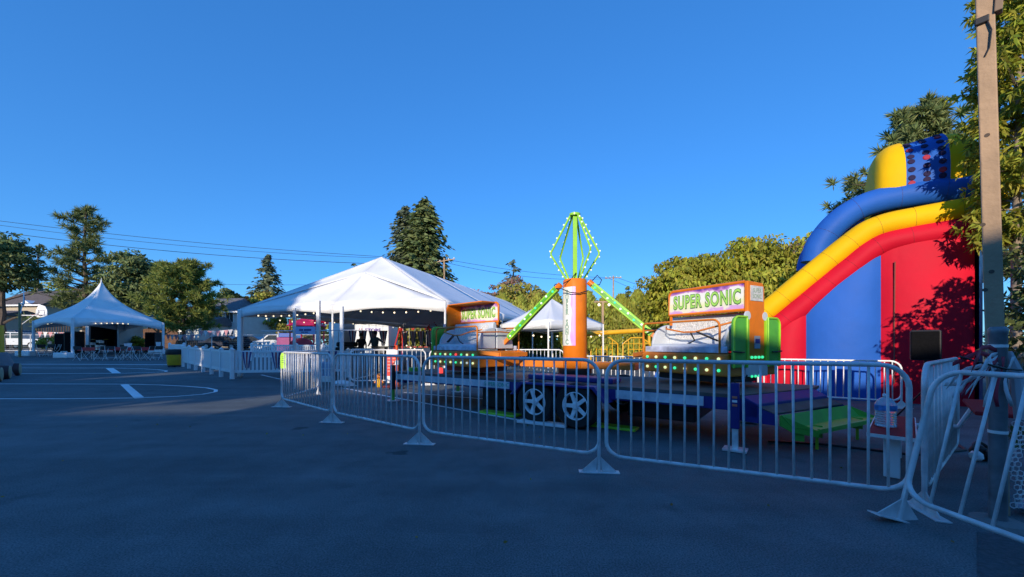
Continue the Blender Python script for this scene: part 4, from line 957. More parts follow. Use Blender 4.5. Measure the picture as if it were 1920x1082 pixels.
arm('l', P(1044, 541, 6.85), P(955, 634, 7.45)); arm('r', P(1112, 535, 6.75), P(1222, 626, 6.35))
hose = M('black_hose', (0.015, 0.015, 0.015), 0.45)
def hz(pts): MB().tube([p - TW - Vector((0, 0, DZ)) for p in pts], 0.009, 6).build('hose', hose, tw, True)
hz([P(1110, 527, 6.8), P(1120, 516, 6.8), P(1128, 525, 6.75), P(1124, 534, 6.75), P(1108, 535, 6.7)])
hz([P(1040, 541, 6.85), P(1052, 541, 6.66), P(1068, 548, 6.62), P(1086, 550, 6.64), P(1102, 545, 6.72)])
hz([P(1036, 541, 6.85), P(1041, 533, 6.85), P(1050, 532, 6.85)])
hz([P(1056, 532, 6.72), P(1070, 524, 6.72), P(1080, 512, 6.85)])
# ---- the two cars
CE = math.atan2(-0.88, 0.47)
car = thing('ride_car', 'right orange ride car with lit tub, open doors and painted sign box', 'ride car', (2.88, 5.83, 0), CE, 'orange ride cars')
X0, X1, YD = -0.66, 0.765, 0.55
z_b, z_t = 0.80, 1.10
b = MB(); b.box(((X0 + X1) / 2, 0, (z_b + z_t) / 2), (X1 - X0, 2 * YD, z_t - z_b)); b.build('tub', orange_d, car, bevel=0.02)
b = MB(); b.box(((X0 + X1) / 2, 0, z_b - 0.05), (1.1, 0.7, 0.1)); b.build('under_frame', black_p, car)
strip_m = M('tub_strip_graphic', (0.55, 0.58, 0.72), 0.4, 0, 0.35, 9)
for s in (-1, 1):
    MB().box(((X0 + X1) / 2 + 0.02, s * (YD - 0.03), z_t + 0.05), (X1 - X0 - 0.08, 0.04, 0.085)).build('trim_strip', strip_m, car, bevel=0.008)
    for r_ in range(2):
        for i in range(8):
            m_ = (bulb_y, bulb_g)[(i + r_) % 2]
            if s > 0 and (i * 3 + r_) % 7 == 3: m_ = bulb_r if i == 3 else bulb_c
            inst('bulb', ball(m_, 0.022), ((X0 + 0.12) + i * (X1 - X0 - 0.24) / 7, s * (YD + 0.012), z_b + 0.08 + 0.15 * r_), car)
    # bench
    b = MB(); pts = [(-0.50, 1.14), (-0.50, 1.21), (-0.46, 1.23), (-0.15, 1.20), (-0.10, 1.25), (-0.045, 1.64), (0.02, 1.66), (0.02, 1.14)]
    b.prism([(X0 + 0.14, -y if s > 0 else y, z) for y, z in pts], (X1 - X0 - 0.22, 0, 0)); bench = b.build('bench', fibre, car, False, bevel=0.02)
    bk = MB(); bk.box(((X0 + X1) / 2 + 0.06, s * 0.079, 1.45), (X1 - X0 - 0.40, 0.010, 0.30), Matrix.Rotation(R(8 * s), 3, 'X')); bk.build('glitter_back', M('glitter_vinyl', (0.78, 0.76, 0.72), 0.3, 0.1, 0.4, 60, bump=0.6, bscale=90), bench)
    for xx in (X0 + 0.12, X1 - 0.12):
        prof = [(s * 0.02, 1.14)] + [(s * (0.02 + 0.44 * math.sin(R(a)) ** 0.9), 1.14 + 0.40 * max(math.cos(R(a)), 0) ** 0.75) for a in range(0, 91, 10)]
        e = MB(); e.prism([(xx - 0.02, y, z) for y, z in prof], (0.045, 0, 0)); e.build('end_cap', fibre, bench, False, bevel=0.012)
    # lap bar
    lb = MB(); yb = s * 0.42
    lb.tube([(X0 + 0.22, s * 0.25, 1.50), (X0 + 0.36, yb, 1.46), (0.0, yb, 1.40), (0.2, yb, 1.40), (X1 - 0.22, yb, 1.47), (X1 - 0.1, s * 0.3, 1.52)], 0.013, 8); lbo = lb.build('lap_bar', orange_d, car, True)
    MB().tube([(0.12, yb, 1.40), (0.13, s * 0.34, 1.28), (0.0, s * 0.34, 1.22)], 0.011, 6).build('bar_stay', black_p, lbo, True)
    MB().bar((0.22, yb, 1.40), (0.50, s * 0.36, 1.27), 0.045, 0.02).build('bar_strap', black_p, lbo)
    # guard rail
    yr = s * (YD - 0.01)
    g_ = MB(); g_.tube([(X0 + 0.02, yr, z_t), (X0 + 0.02, yr, 1.50)] + arc((X0 + 0.07, yr, 1.50), 0.05, 180, 90, 4, (1, 0, 0), (0, 0, 1)) + arc((X1 - 0.22, yr, 1.45), 0.10, 90, 0, 5, (1, 0, 0), (0, 0, 1)) + [(X1 - 0.12, yr, z_t)], 0.015, 8); g_.build('guard_rail', orange_d, car, True)
    # open green doors on the outer side
    y0, y1 = (s * 0.24, s * 0.52); xo = X1 + 0.02
    dp = MB(); rr = 0.09; z0, z1 = 0.92, 1.58
    yy = lambda t: y0 + (y1 - y0) * t
    pts = [(yy(0), z0), (yy(0), z1)] + [(yy(1) - (rr - rr * math.sin(R(a))) * s * 1.0, z1 - rr + rr * math.cos(R(a))) for a in range(0, 91, 18)] + [(yy(1), z0)]
    dp.prism([(xo, y, z) for y, z in pts], (0.035, 0, 0)); dro = dp.build('door', green, car, bevel=0.008)
    fr = MB(); fr.tube([(xo + 0.04, y, z) for y, z in pts[1:]], 0.014, 6); fr.tube([(xo + 0.04, yy(0.0), z0), (xo + 0.04, yy(0.0), z1)], 0.012, 6); fr.build('door_frame', lime, dro, True)
    MB().tube([(xo + 0.05, yy(0.3), 1.12), (xo + 0.07, yy(0.6), 1.12), (xo + 0.05, yy(1.1), 1.13)], 0.011, 6).build('latch', black_p, dro)
    hg = MB(); hg.box((xo + 0.02, s * 0.215, 1.25), (0.05, 0.035, 0.60)); hg.build('hinge_post', lime, car, bevel=0.006)
# rear cross rail behind the bench (inner side)
b = MB(); b.tube([(X0 + 0.02, -YD + 0.01, 1.44), (X0 + 0.0, 0, 1.46), (X0 + 0.02, YD - 0.01, 1.44)], 0.014, 8); b.build('side_rail', orange_d, car, True)
b = MB()
for y in (-0.5, 0.5): b.bar((X0, y, 1.08), (X0 - 0.36, y * 0.7, 1.04), 0.05, 0.07)
b.bar((X0 - 0.36, -0.35, 1.04), (X0 - 0.36, 0.35, 1.04), 0.06, 0.08); b.build('inner_frame', orange_d, car, bevel=0.006)
# pillar with stickers
pb = MB(); zp = [(-0.19, 0.98), (0.19, 0.98), (0.19, 1.98), (0.15, 2.05), (-0.15, 2.06), (-0.19, 2.06)]
pb.prism([(X1 - 0.01, y, z) for y, z in zp], (0.05, 0, 0)); pil = pb.build('pillar', orange, car, bevel=0.012)
MB().box((X1 + 0.045, 0.0, 1.90), (0.008, 0.28, 0.20)).build('side_sign', M('faded_side_sign', (0.62, 0.62, 0.60), 0.5, 0, 0.2, 14), pil)
text('SUPER', 0.085, M('sage_letter', (0.30, 0.40, 0.30), 0.5), pil, (X1 + 0.051, 0, 1.935), (R(90), 0, R(90)), 0.001, 0.8)
text('SONIC', 0.085, MATS['sage_letter'], pil, (X1 + 0.051, 0, 1.86), (R(90), 0, R(90)), 0.001, 0.8)
MB().box((X1 + 0.045, 0.01, 1.25), (0.008, 0.13, 0.17)).build('notice_plate', M('grey_notice', (0.35, 0.38, 0.42), 0.4), pil, bevel=0.004)
MB().box((X1 + 0.05, 0.01, 1.265), (0.006, 0.10, 0.06)).build('notice_print', navy, pil)
for s in (-1, 1): MB().lathe([(0.0, -0.012), (0.06, -0.01), (0.06, 0.01), (0.0, 0.012)], 16, (X1 + 0.035, s * 0.195, 1.60), 'x').build('hinge_disc', fibre, pil, True)
for i in range(4):
    inst('bulb', ball(bulb_g, 0.02), (X1 + 0.05, -0.12 + 0.08 * i, 1.05), car)
    if i < 3: inst('bulb', ball(bulb_g, 0.018), (X1 + 0.05, -0.12 + 0.08 * i, 0.80), car)
MB().box((X1 + 0.03, 0.0, 0.88), (0.04, 0.5, 0.17)).build('kick_plate', chrome, car, bevel=0.01)
# sign: single painted panel, both faces, in an orange frame
sx0, sx1, sy, sz0, sz1 = -0.44, X1 - 0.012, -0.175, 1.68, 2.05
sg = MB().box(((sx0 + sx1) / 2, sy, (sz0 + sz1) / 2), (sx1 - sx0 - 0.02, 0.02, sz1 - sz0 - 0.02)).build('sign_panel', sw_h, car)
fr = MB(); rc = 0.08
fr.tube([(sx1, sy, sz1)] + arc((sx0 + rc, sy, sz1 - rc), rc, 90, 180, 6, (1, 0, 0), (0, 0, 1)) + [(sx0, sy, sz0), (sx1, sy, sz0)], 0.024, 8); fr.build('sign_frame', orange, sg, True)
hood = MB(); hood.grid([[(sx0 + rc, sy, sz1 + 0.005), (sx1, sy, sz1 + 0.005)], [(sx0 + rc, 0.19, sz1 + 0.0), (sx1, 0.19, sz1 + 0.0)]]); hood.build('hood', orange, sg, solid=0.02)
MB().box((sx0 + 0.03, sy, 1.60), (0.03, 0.03, 0.16)).build('sign_post', orange, sg); MB().box((0.25, 0.0, 1.64), (1.0, 0.04, 0.035)).build('sign_bracket', orange, sg)
ol = M('dark_green_outline', (0.03, 0.12, 0.05), 0.5); lg = M('lime_letter', (0.38, 0.72, 0.12), 0.4)
for s in (-1, 1):
    rot = (R(90), 0, 0) if s < 0 else (R(90), 0, R(180)); xm = (sx0 + sx1) / 2 + 0.02
    text('SUPER SONIC', 0.275, ol, sg, (xm, sy + s * 0.013, 1.855), rot, 0.001, 0.58, 0.014, spacing=1.12); text('SUPER SONIC', 0.275, lg, sg, (xm, sy + s * 0.0155, 1.857), rot, 0.001, 0.58, 0.004, spacing=1.12)
cl = copy_tree(car, None, 'left orange ride car whose painted sign is seen from its pillar side')
cl.location = (-0.70, 7.73, 0); cl.rotation_euler = (0, 0, R(135.4))
# ------------------------------------------------------------------ steel barricades
BGp = 'steel crowd barricades around the ride'
def barricade(label, a, b_, h=1.09, zb=0.17, n=17, feet=(1, 1), mat=None, r=0.0175, group=BGp, lean=0.0, rc=0.16, rb=0.0092):
    mat = mat or galv; a = Vector((a[0], a[1], 0)); b_ = Vector((b_[0], b_[1], 0)); d = b_ - a; L = d.length
    t = thing('barricade', label, 'barricade', (a.x, a.y, gz(a.y)), math.atan2(d.y, d.x), group)
    if lean: t.rotation_euler = Euler((lean, 0, math.atan2(d.y, d.x)), 'XYZ')
    x0, x1 = 0.035, L - 0.035; ax, az = (1, 0, 0), (0, 0, 1)
    loop = arc((x0 + rc, 0, h - r - rc), rc, 180, 90, 6, ax, az) + arc((x1 - rc, 0, h - r - rc), rc, 90, 0, 6, ax, az) + arc((x1 - rc, 0, zb + rc * 0.8), rc, 0, -90, 6, ax, Vector((0, 0, 0.8))) + arc((x0 + rc, 0, zb + rc * 0.8), rc, -90, -180, 6, ax, Vector((0, 0, 0.8)))
    MB().tube(loop, r, 10, closed=True).build('frame', mat, t, True)
    me = MB().tube([(0, 0, zb), (0, 0, h - 2 * r)], rb, 8).mesh('bar'); me.materials.append(mat); me.polygons.foreach_set('use_smooth', [True] * len(me.polygons))
    for i in range(n):
        x = x0 + (x1 - x0) * (i + 1) / (n + 1); f = 1.0
        e = min(x - x0, x1 - x)
        zt_ = h - 2 * r if e > rc else h - r - rc + math.sqrt(max(rc * rc - (rc - e) ** 2, 0))
        inst('bar', me, (x, rnd.uniform(-0.004, 0.004), 0), t, (rnd.uniform(-0.006, 0.006), rnd.uniform(-0.008, 0.008), 0), (1, 1, (zt_) / (h - 2 * r)))
    for k, x in ((0, x0), (1, x1)):
        if feet[k]:
            f = MB(); f.tube([(0, 0, 0.01), (0, 0, zb + 0.25)], 0.016, 8); f.box((0, 0, 0.006), (0.09, 0.38, 0.008))
            f.prism([(-0.004, -0.165, 0.012), (-0.004, -0.025, 0.012), (-0.004, -0.015, 0.15)], (0.008, 0, 0)); f.prism([(-0.004, 0.165, 0.012), (-0.004, 0.025, 0.012), (-0.004, 0.015, 0.15)], (0.008, 0, 0))
            fo = f.build('foot', mat, t); fo.location = (x, 0, 0)
            if not lean: fo.rotation_euler = (0, 0, R(-62) + rnd.uniform(-0.15, 0.15))
    return t
b0 = G(527, 763); b1 = G(624, 793); b2 = G(790, 834); b3 = G(1130, 887)
barricade('steel barricade running back from the corner with the lime tag', (b0.x, b0.y), (-4.78, 9.5), feet=(0, 1))
barricade('steel barricade with a lime green tag on its left post', (b0.x, b0.y), (b1.x, b1.y), feet=(1, 1))
barricade('second steel barricade from the lime tag, before the red height board', (b1.x, b1.y), (b2.x, b2.y), feet=(0, 1))
barricade('widest looking steel barricade in front of the alloy wheels', (b2.x, b2.y), (b3.x, b3.y), feet=(0, 1), n=18)
barricade('nearest upright steel barricade in front of the green step', (b3.x, b3.y), (2.86, 2.72), feet=(0, 0), n=18)
barricade('steel barricade seen edge-on beside the red bench', (2.98, 2.78), (4.78, 4.12), feet=(1, 0), n=26)
lb_ = barricade('leaning steel barricade with slanted bars at the right edge', (2.68, 2.70), (2.80, 0.45), feet=(1, 0), n=13, lean=R(-15))
# lime tag
tg = thing('hang_tag', 'lime green warning tag hanging on the barricade post', 'tag', (b0.x + 0.10, b0.y - 0.10, 0))
MB().prism([(-0.05, 0, 0.76), (0.05, 0, 0.76), (0.055, 0, 1.00), (0.03, 0, 1.06), (-0.03, 0, 1.06), (-0.055, 0, 1.00)], (0, 0.004, 0)).build('card', M('fluorescent_green_card', (0.42, 0.85, 0.03), 0.5), tg)
for k in range(4): MB().box((0, -0.002, 0.98 - 0.035 * k), (0.07 - 0.012 * (k % 2), 0.002, 0.010)).build('print_line', M('dark_print', (0.03, 0.10, 0.03), 0.6), tg)
# inner white barricades in front of the slide and behind the trailer
WG = 'white inner barricades'
w0 = Vector((7.45, 7.30, 0)); wd = Vector((-0.86, 0.51, 0)).normalized()
for i in range(3):
    a = w0 + wd * 2.3 * i; c = a + wd * 2.26
    barricade(['white barricade in front of the blue slide panel', 'white barricade between the slide and the right ride car', 'white barricade behind the ride tower base'][i], (c.x, c.y), (a.x, a.y), 0.92, 0.14, 17, (1, 1), galv_w, 0.018, WG, rb=0.010)
for i, (a, c, nm) in enumerate((((-4.75, 11.2), (-2.55, 11.5), 'white barricade behind the red height board, left part'), ((-2.5, 11.5), (-0.35, 11.9), 'white barricade behind the left ride car'), ((-0.3, 11.9), (1.6, 11.6), 'white barricade under the pop-up canopy front'), ((-4.8, 13.4), (-4.75, 11.25), 'white barricade running back beside the tent leg'))):
    barricade(nm, a, c, 1.08, 0.16, 15, (1, 1), galv_w, 0.02, WG, rb=0.009)
# ------------------------------------------------------------------ white picket fence
PG = 'white picket fence panels'
picket_me = MB().box((0, 0, 0.62), (0.075, 0.02, 0.72)).mesh('picket'); picket_me.materials.append(white_pl)
def picket_panel(label, a, b_, post0=True, solid=False):
    d = Vector(b_) - Vector(a); d.z = 0; L = d.length
    t = thing('picket_fence_panel', label, 'fence', (a[0], a[1], gz(a[1])), math.atan2(d.y, d.x), PG)
    for x in ((0,) if not post0 else (0, L - 0.0)):
        pm_ = MB(); pm_.box((x, 0, 0.50), (0.11, 0.11, 1.0)); pm_.box((x, 0, 1.015), (0.14, 0.14, 0.03)); pm_.add([(x - 0.06, -0.06, 1.03), (x + 0.06, -0.06, 1.03), (x + 0.06, 0.06, 1.03), (x - 0.06, 0.06, 1.03), (x, 0, 1.10)], [(0, 1, 4), (1, 2, 4), (2, 3, 4), (3, 0, 4)]); pm_.build('post', white_pl, t, bevel=0.006)
    for z in (0.27, 0.94): MB().box((L / 2, 0, z), (L - 0.1, 0.045, 0.09)).build('rail', white_pl, t, bevel=0.006)
    n = max(int(L / 0.135), 3)
    for i in range(n): inst('picket', picket_me, (0.06 + (L - 0.12) * (i + 0.5) / n, 0, 0), t)
pc = G(435, 712); pe = G(343, 688)
names = ['first picket fence panel left of the fence corner', 'second picket fence panel left of the fence corner', 'third picket fence panel left of the fence corner', 'fourth picket fence panel left of the fence corner', 'fifth picket fence panel left of the fence corner', 'picket fence panel beside the yellow bin']
for i in range(6):
    a = pc.lerp(pe, i / 6); c = pc.lerp(pe, (i + 1) / 6); picket_panel(names[i], c, a, i == 0 or False)
pr = [(-9.65, 13.25), (-7.75, 13.6), (-5.95, 13.95)]
for i in range(2): picket_panel(['picket fence panel right of the fence corner with striped bunting', 'picket fence panel half hidden by the lime tagged barricade'][i], (pr[i][0], pr[i][1], 0), (pr[i + 1][0], pr[i + 1][1], 0), i == 1)
fr_ = [at(472, 23), at(512, 22.6), at(556, 22.2), at(606, 21.8), at(648, 21.4)]
for i in range(4): picket_panel(nth[i].capitalize() + ' picket fence panel from the left in the far row under the big tent', fr_[i], fr_[i + 1], True)
fl_ = [at(318, 23.6), at(345, 22.4)]
picket_panel('short picket fence panel behind the yellow bin', fl_[0], fl_[1], True)
# bunting pennants
stripe_m = [M('bunting_blue', (0.06, 0.05, 0.22), 0.7), M('bunting_white', (0.72, 0.70, 0.70), 0.7), M('bunting_red', (0.42, 0.03, 0.06), 0.7)]
def bunting(label, a, b_, n, w, h, sag=0.1, group='striped bunting'):
    a = Vector(a); b_ = Vector(b_); t = thing('bunting', label, 'bunting', a, 0, group); d = b_ - a
    cord = [d * (i / 20) - Vector((0, 0, sag * 4 * (i / 20) * (1 - i / 20))) for i in range(21)]
    MB().tube(cord, 0.006, 4).build('cord', stripe_m[1], t)
    dh = Vector((d.x, d.y, 0)).normalized()
    for i in range(n):
        s = (i + 0.5) / n; c = d * s - Vector((0, 0, sag * 4 * s * (1 - s)))
        p = bpy.data.objects.new('pennant', None); col.objects.link(p); p.parent = t; p.location = c
        for k in range(5):
            x0, x1 = -w / 2 + w * k / 5, -w / 2 + w * (k + 1) / 5; q0, q1 = x0 * 0.38, x1 * 0.38
            rows = [[dh * (x0 + (q0 - x0) * f) + Vector((0, -0.02 * math.sin(f * 3 + i), -h * f)) , dh * (x1 + (q1 - x1) * f) + Vector((0, -0.02 * math.sin(f * 3 + i + 1), -h * f))] for f in (0, 0.33, 0.66, 1)]
            MB().grid(rows).build('stripe', stripe_m[(0, 1, 2, 1, 0)[k]], p, solid=0.003)
bunting('striped bunting hung on the picket fence corner panel', (-9.6, 13.18, 0.98), (-6.0, 13.88, 1.0), 4, 0.30, 0.55, 0.04)
bunting('striped curtains of bunting in front of the white container', P(652, 618, 19), P(728, 620, 19), 4, 0.42, 0.75, 0.03)
bunting('striped bunting in front of the red swing ride', P(752, 620, 19), P(812, 620, 19), 4, 0.34, 0.7, 0.03)
def pennants(label, a, b_, n, s, mats, group='strings of small pennants'):
    a = Vector(a); b_ = Vector(b_); d = b_ - a; t = thing('pennant_string', label, 'bunting', a, 0, group); dh = Vector((d.x, d.y, 0)).normalized()
    MB().tube([Vector((0, 0, 0)), d * 0.5 - Vector((0, 0, 0.08)), d], 0.008, 4).build('cord', stripe_m[1], t)
    for i in range(n):
        c = d * ((i + 0.5) / n) - Vector((0, 0, 0.08 * (1 - abs(2 * (i + 0.5) / n - 1)))); MB().add([c - dh * s * 0.5, c + dh * s * 0.5, c + Vector((0, -0.03, -s * 1.3))], [(0, 1, 2)]).build('pennant', mats[i % len(mats)], t, solid=0.004)
pink = M('pink_pennant', (0.62, 0.28, 0.30), 0.7)
pennants('string of small pink and white pennants along the street fence, left part', P(312, 627, 35.5), P(372, 627, 35.5), 8, 0.42, [pink, stripe_m[1]])
pennants('string of small pink and white pennants along the street fence, right part', P(374, 620, 35.6), P(436, 618, 35.6), 8, 0.42, [pink, stripe_m[1]])
pennants('string of small pink and white pennants behind the peaked tent', P(70, 622, 36), P(160, 622, 36), 9, 0.42, [pink, stripe_m[1]])
# pipe rail street fence
sf = thing('pipe_rail_fence', 'grey pipe rail fence along the street behind the court', 'fence', at(-40, 36), 0)
L_f = at(640, 36).x - at(-40, 36).x
for i in range(15): MB().tube([(L_f * i / 14, 0, -0.05), (L_f * i / 14, 0, 1.62)], 0.035, 6).build('post', galv, sf, True)
for z in (1.58, 0.12): MB().tube([(0, 0, z), (L_f, 0, z)], 0.026, 6).build('rail', galv, sf)
for k in range(7):
    z = 0.3 + 0.18 * k; MB().tube([(0, 0, z), (L_f, 0, z)], 0.004, 4).build('wire', galv, sf)
# ------------------------------------------------------------------ bin, cars
yb_ = thing('waste_bin', 'yellow wheeled waste bin with black bag beside the picket fence', 'bin', G(327, 688))
MB().lathe([(0.25, 0.08), (0.27, 0.12), (0.31, 0.64), (0.31, 0.66)], 20).build('barrel', yellow, yb_, True)
MB().lathe([(0.322, 0.60), (0.345, 0.68), (0.33, 0.80), (0.30, 0.86), (0.27, 0.82)], 20).build('bag', black_p, yb_, True)
MB().lathe([(0.24, 0.03), (0.26, 0.05), (0.26, 0.09)], 16).build('dolly', black_p, yb_)
for k in range(4):
    MB().lathe([(0.035, -0.015), (0.035, 0.015)], 10, (0.2 * math.cos(k * 1.57 + .8), 0.2 * math.sin(k * 1.57 + .8), 0.035), 'y').build('castor', black_p, yb_)
def vehicle(name, label, loc, rz, prof, wins, W, wheels, mat, wr=0.34, lights=()):
    t = thing(name, label, 'car' if name != 'pickup_truck' else 'pickup', loc, rz)
    MB().prism([(x, -W / 2, z) for x, z in prof], (0, W, 0)).build('body', mat, t, bevel=0.06)
    for w in wins:
        for s in (-1, 1):
            MB().prism([(x, s * (W / 2 + 0.004), z) for x, z in w], (0, s * 0.01, 0)).build('window', glass, t)
    for x in wheels:
        for s in (-1, 1):
            wh = bpy.data.objects.new('wheel', None); col.objects.link(wh); wh.parent = t; wh.location = (x, s * (W / 2 - 0.06), wr)
            MB().lathe([(wr * 0.6, -0.1), (wr * 0.95, -0.1), (wr, -0.06), (wr, 0.06), (wr * 0.95, 0.1), (wr * 0.6, 0.1)], 20, axis='y', caps=False).build('tyre', rubber, wh, True)
            MB().lathe([(0.02, -0.09), (wr * 0.6, -0.095), (wr * 0.62, 0.095), (0.02, 0.09)], 16, axis='y').build('rim', chrome, wh, True)
    for (x, z) in lights:
        for s in (-1, 1): MB().box((x, s * (W / 2 - 0.2), z), (0.08, 0.26, 0.14)).build('headlight', fibre, t)
    for s in (-1, 1): MB().box((0.1, s * (W / 2 + 0.012), 0.86), (0.16, 0.02, 0.03)).build('handle', black_p, t)
    return t
car_w = M('white_car_paint', (0.70, 0.71, 0.72), 0.3, 0, 0.04, 2, coat=0.5); car_d = M('dark_car_paint', (0.014, 0.018, 0.04), 0.25, 0, 0.1, 2, coat=0.6)
vehicle('pickup_truck', 'white crew cab pickup parked behind the basketball poles', at(45, 43), 0, [(-3.0, 0.45), (3.0, 0.45), (3.05, 1.12), (0.95, 1.15), (0.8, 1.85), (-1.1, 1.9), (-1.75, 1.2), (-3.0, 1.1)],
        [[(-1.5, 1.2), (-1.0, 1.78), (-0.35, 1.78), (-0.35, 1.2)], [(-0.2, 1.2), (-0.2, 1.78), (0.65, 1.76), (0.72, 1.2)]], 1.95, (-2.0, 2.0), car_w, 0.4)
sed = [(-2.4, 0.35), (2.4, 0.35), (2.42, 0.8), (1.5, 0.92), (0.7, 1.42), (-0.9, 1.44), (-1.8, 0.95), (-2.42, 0.85)]
swin = [[(-1.45, 0.95), (-0.8, 1.36), (-0.1, 1.36), (-0.1, 0.95)], [(0.0, 0.95), (0.0, 1.36), (0.65, 1.34), (1.25, 0.93)]]
vehicle('parked_car', 'dark saloon car parked behind the picket fence', at(425, 42), R(3), sed, swin, 1.8, (-1.5, 1.5), car_d)
vehicle('parked_car', 'second dark saloon car half behind the big tent leg', at(472, 41), R(3), sed, swin, 1.8, (-1.5, 1.5), car_d)
vehicle('parked_car', 'white hatchback parked behind the grey sign post', at(522, 40), R(4), [(-2.1, 0.35), (2.1, 0.35), (2.12, 1.3), (1.8, 1.62), (-0.6, 1.62), (-1.3, 1.05), (-2.12, 0.9)], [[(-1.05, 1.05), (-0.5, 1.52), (0.3, 1.52), (0.3, 1.05)], [(0.4, 1.05), (0.4, 1.52), (1.6, 1.5), (1.6, 1.05)]], 1.8, (-1.35, 1.35), car_w)
vehicle('parked_car', 'dark van roof seen above the white pickup at the left edge', at(20, 47), R(0), [(-2.6, 0.4), (2.6, 0.4), (2.62, 1.2), (1.6, 2.15), (-2.5, 2.2), (-2.62, 0.9)], [[(-2.2, 1.3), (-2.2, 2.0), (1.2, 2.0), (1.7, 1.3)]], 1.9, (-1.7, 1.7), car_d)
# ------------------------------------------------------------------ basketball hoops
HGp = 'basketball hoops'
def hoop(label, px, Y, ztop, arm_dir, arm_l, yaw, frontal):
    t = thing('basketball_hoop', label, 'basketball hoop', at(px, Y), 0, HGp)
    MB().tube([(0, 0, -0.1), (0, 0, ztop)], 0.07, 10).build('pole', M('worn_yellow_pole', (0.30, 0.22, 0.10), 0.6, 0, 0.3, 4), t, True)
    e = Vector((arm_dir[0], arm_dir[1], 0)) * arm_l
    MB().tube([(0, 0, ztop - 0.06), e + Vector((0, 0, ztop - 0.06))], 0.045, 8).build('arm', galv_w, t, True)
    MB().tube([Vector((0, 0, ztop - 0.9)) , e * 0.9 + Vector((0, 0, ztop + 0.3))], 0.03, 8).build('brace', galv_w, t)
    rot = Matrix.Rotation(yaw, 3, 'Z')
    fan = [(-0.55, 0.0), (-0.52, 0.5), (-0.34, 0.85), (0, 0.98), (0.34, 0.85), (0.52, 0.5), (0.55, 0.0), (0.38, -0.12), (-0.38, -0.12)]
    bd = MB().prism([e + rot @ Vector((x, 0, 0)) + Vector((0, 0, ztop - 0.1 + z)) for x, z in fan], rot @ Vector((0, 0.05, 0))).build('backboard', white_p, t, bevel=0.01)
    fr = MB(); q = [e + rot @ Vector((x, -0.012, 0)) + Vector((0, 0, ztop - 0.1 + z)) for x, z in ((-0.28, 0.1), (-0.28, 0.5), (0.28, 0.5), (0.28, 0.1))]; fr.tube(q, 0.02, 4, closed=True); fr.build('aim_square', stripe_m[0], bd)
    c = e + rot @ Vector((0, -0.38, 0)) + Vector((0, 0, ztop - 0.02))
    MB().tube(arc(c, 0.23, 0, 340, 18, (1, 0, 0), (0, 1, 0)), 0.014, 6, closed=True).build('rim', M('orange_red_rim', (0.55, 0.06, 0.02), 0.5), t)
    MB().bar(e + Vector((0, 0, ztop - 0.02)), c + rot @ Vector((0, 0.15, 0)), 0.08, 0.04).build('rim_bracket', red_p, t)
hoop('basketball hoop with backboard edge-on at the far left', 37, 27, topz(568, 27), (1, 0), 0.32, R(142), False)
hoop('basketball hoop with fan shaped backboard facing left beside the tent', 40, 34, topz(590, 34), (1, 0.15), 1.5, R(-2), True)
# ------------------------------------------------------------------ padded logs at the left edge
LG = 'brown padded logs'
logm = M('dark_brown_pad', (0.075, 0.028, 0.028), 0.6, 0, 0.2, 3); logt = M('tan_log_end', (0.42, 0.36, 0.22), 0.7, 0, 0.15, 4)
for i, (px, Y, nm) in enumerate(((37, 14.6, 'rearmost brown log with tan end at the left edge'), (18, 13.4, 'middle brown log with tan end at the left edge'), (2, 12.6, 'nearest brown log with tan end at the left edge'))):
    e = at(px, Y); t = thing('padded_log', nm, 'log', e, R(47), LG)
    MB().lathe([(0.20, -2.2), (0.235, -2.1), (0.24, -0.1), (0.235, -0.02), (0.22, 0.0)], 20, (0, 0, 0.24), 'x').build('log_body', logm, t, True)
    MB().lathe([(0.222, -0.004), (0.222, 0.02), (0.18, 0.035)], 20, (0, 0, 0.24), 'x').build('log_end', logt, t, True)
yp = thing('yellow_upright', 'yellow padded upright cut by the left edge of the picture', 'post', at(-6, 14.2))
MB().tube([(0, 0, 0.0), (0, 0, 1.9)], [0.2, 0.17], 14).build('pad', yellow, yp, True); MB().lathe([(0.45, 0), (0.40, 0.5), (0.25, 0.9)], 16).build('base_pad', M('grey_pad', (0.2, 0.19, 0.2), 0.6), yp, True)
# ------------------------------------------------------------------ under the peaked tent
TG = 'red tables under the peaked tent'
def folding_table(label, x0, x1, Y, mat):
    a = at(x0, Y); c = at(x1, Y); t = thing('folding_table', label, 'table', a, 0, TG); L = c.x - a.x
    MB().box((L / 2, 0, 0.74), (L, 0.75, 0.04)).build('table_top', mat, t, bevel=0.01)
    MB().box((L / 2, -0.385, 0.66), (L, 0.012, 0.2)).build('cloth_edge', mat, t)
    for x in (0.15, L - 0.15):
        for y in (-0.3, 0.3): MB().tube([(x, y, 0), (x, y, 0.72)], 0.018, 6).build('leg', galv_w, t)
redc = M('red_tablecloth', (0.62, 0.035, 0.04), 0.6)
folding_table('red covered folding table nearest the front tent leg', 158, 190, 24.6, redc)
folding_table('red covered folding table in the middle of the peaked tent', 203, 244, 25.2, redc)
folding_table('red covered folding table nearest the yellow bin', 249, 300, 25.0, redc)
CG = 'black folding chairs by the red tables'
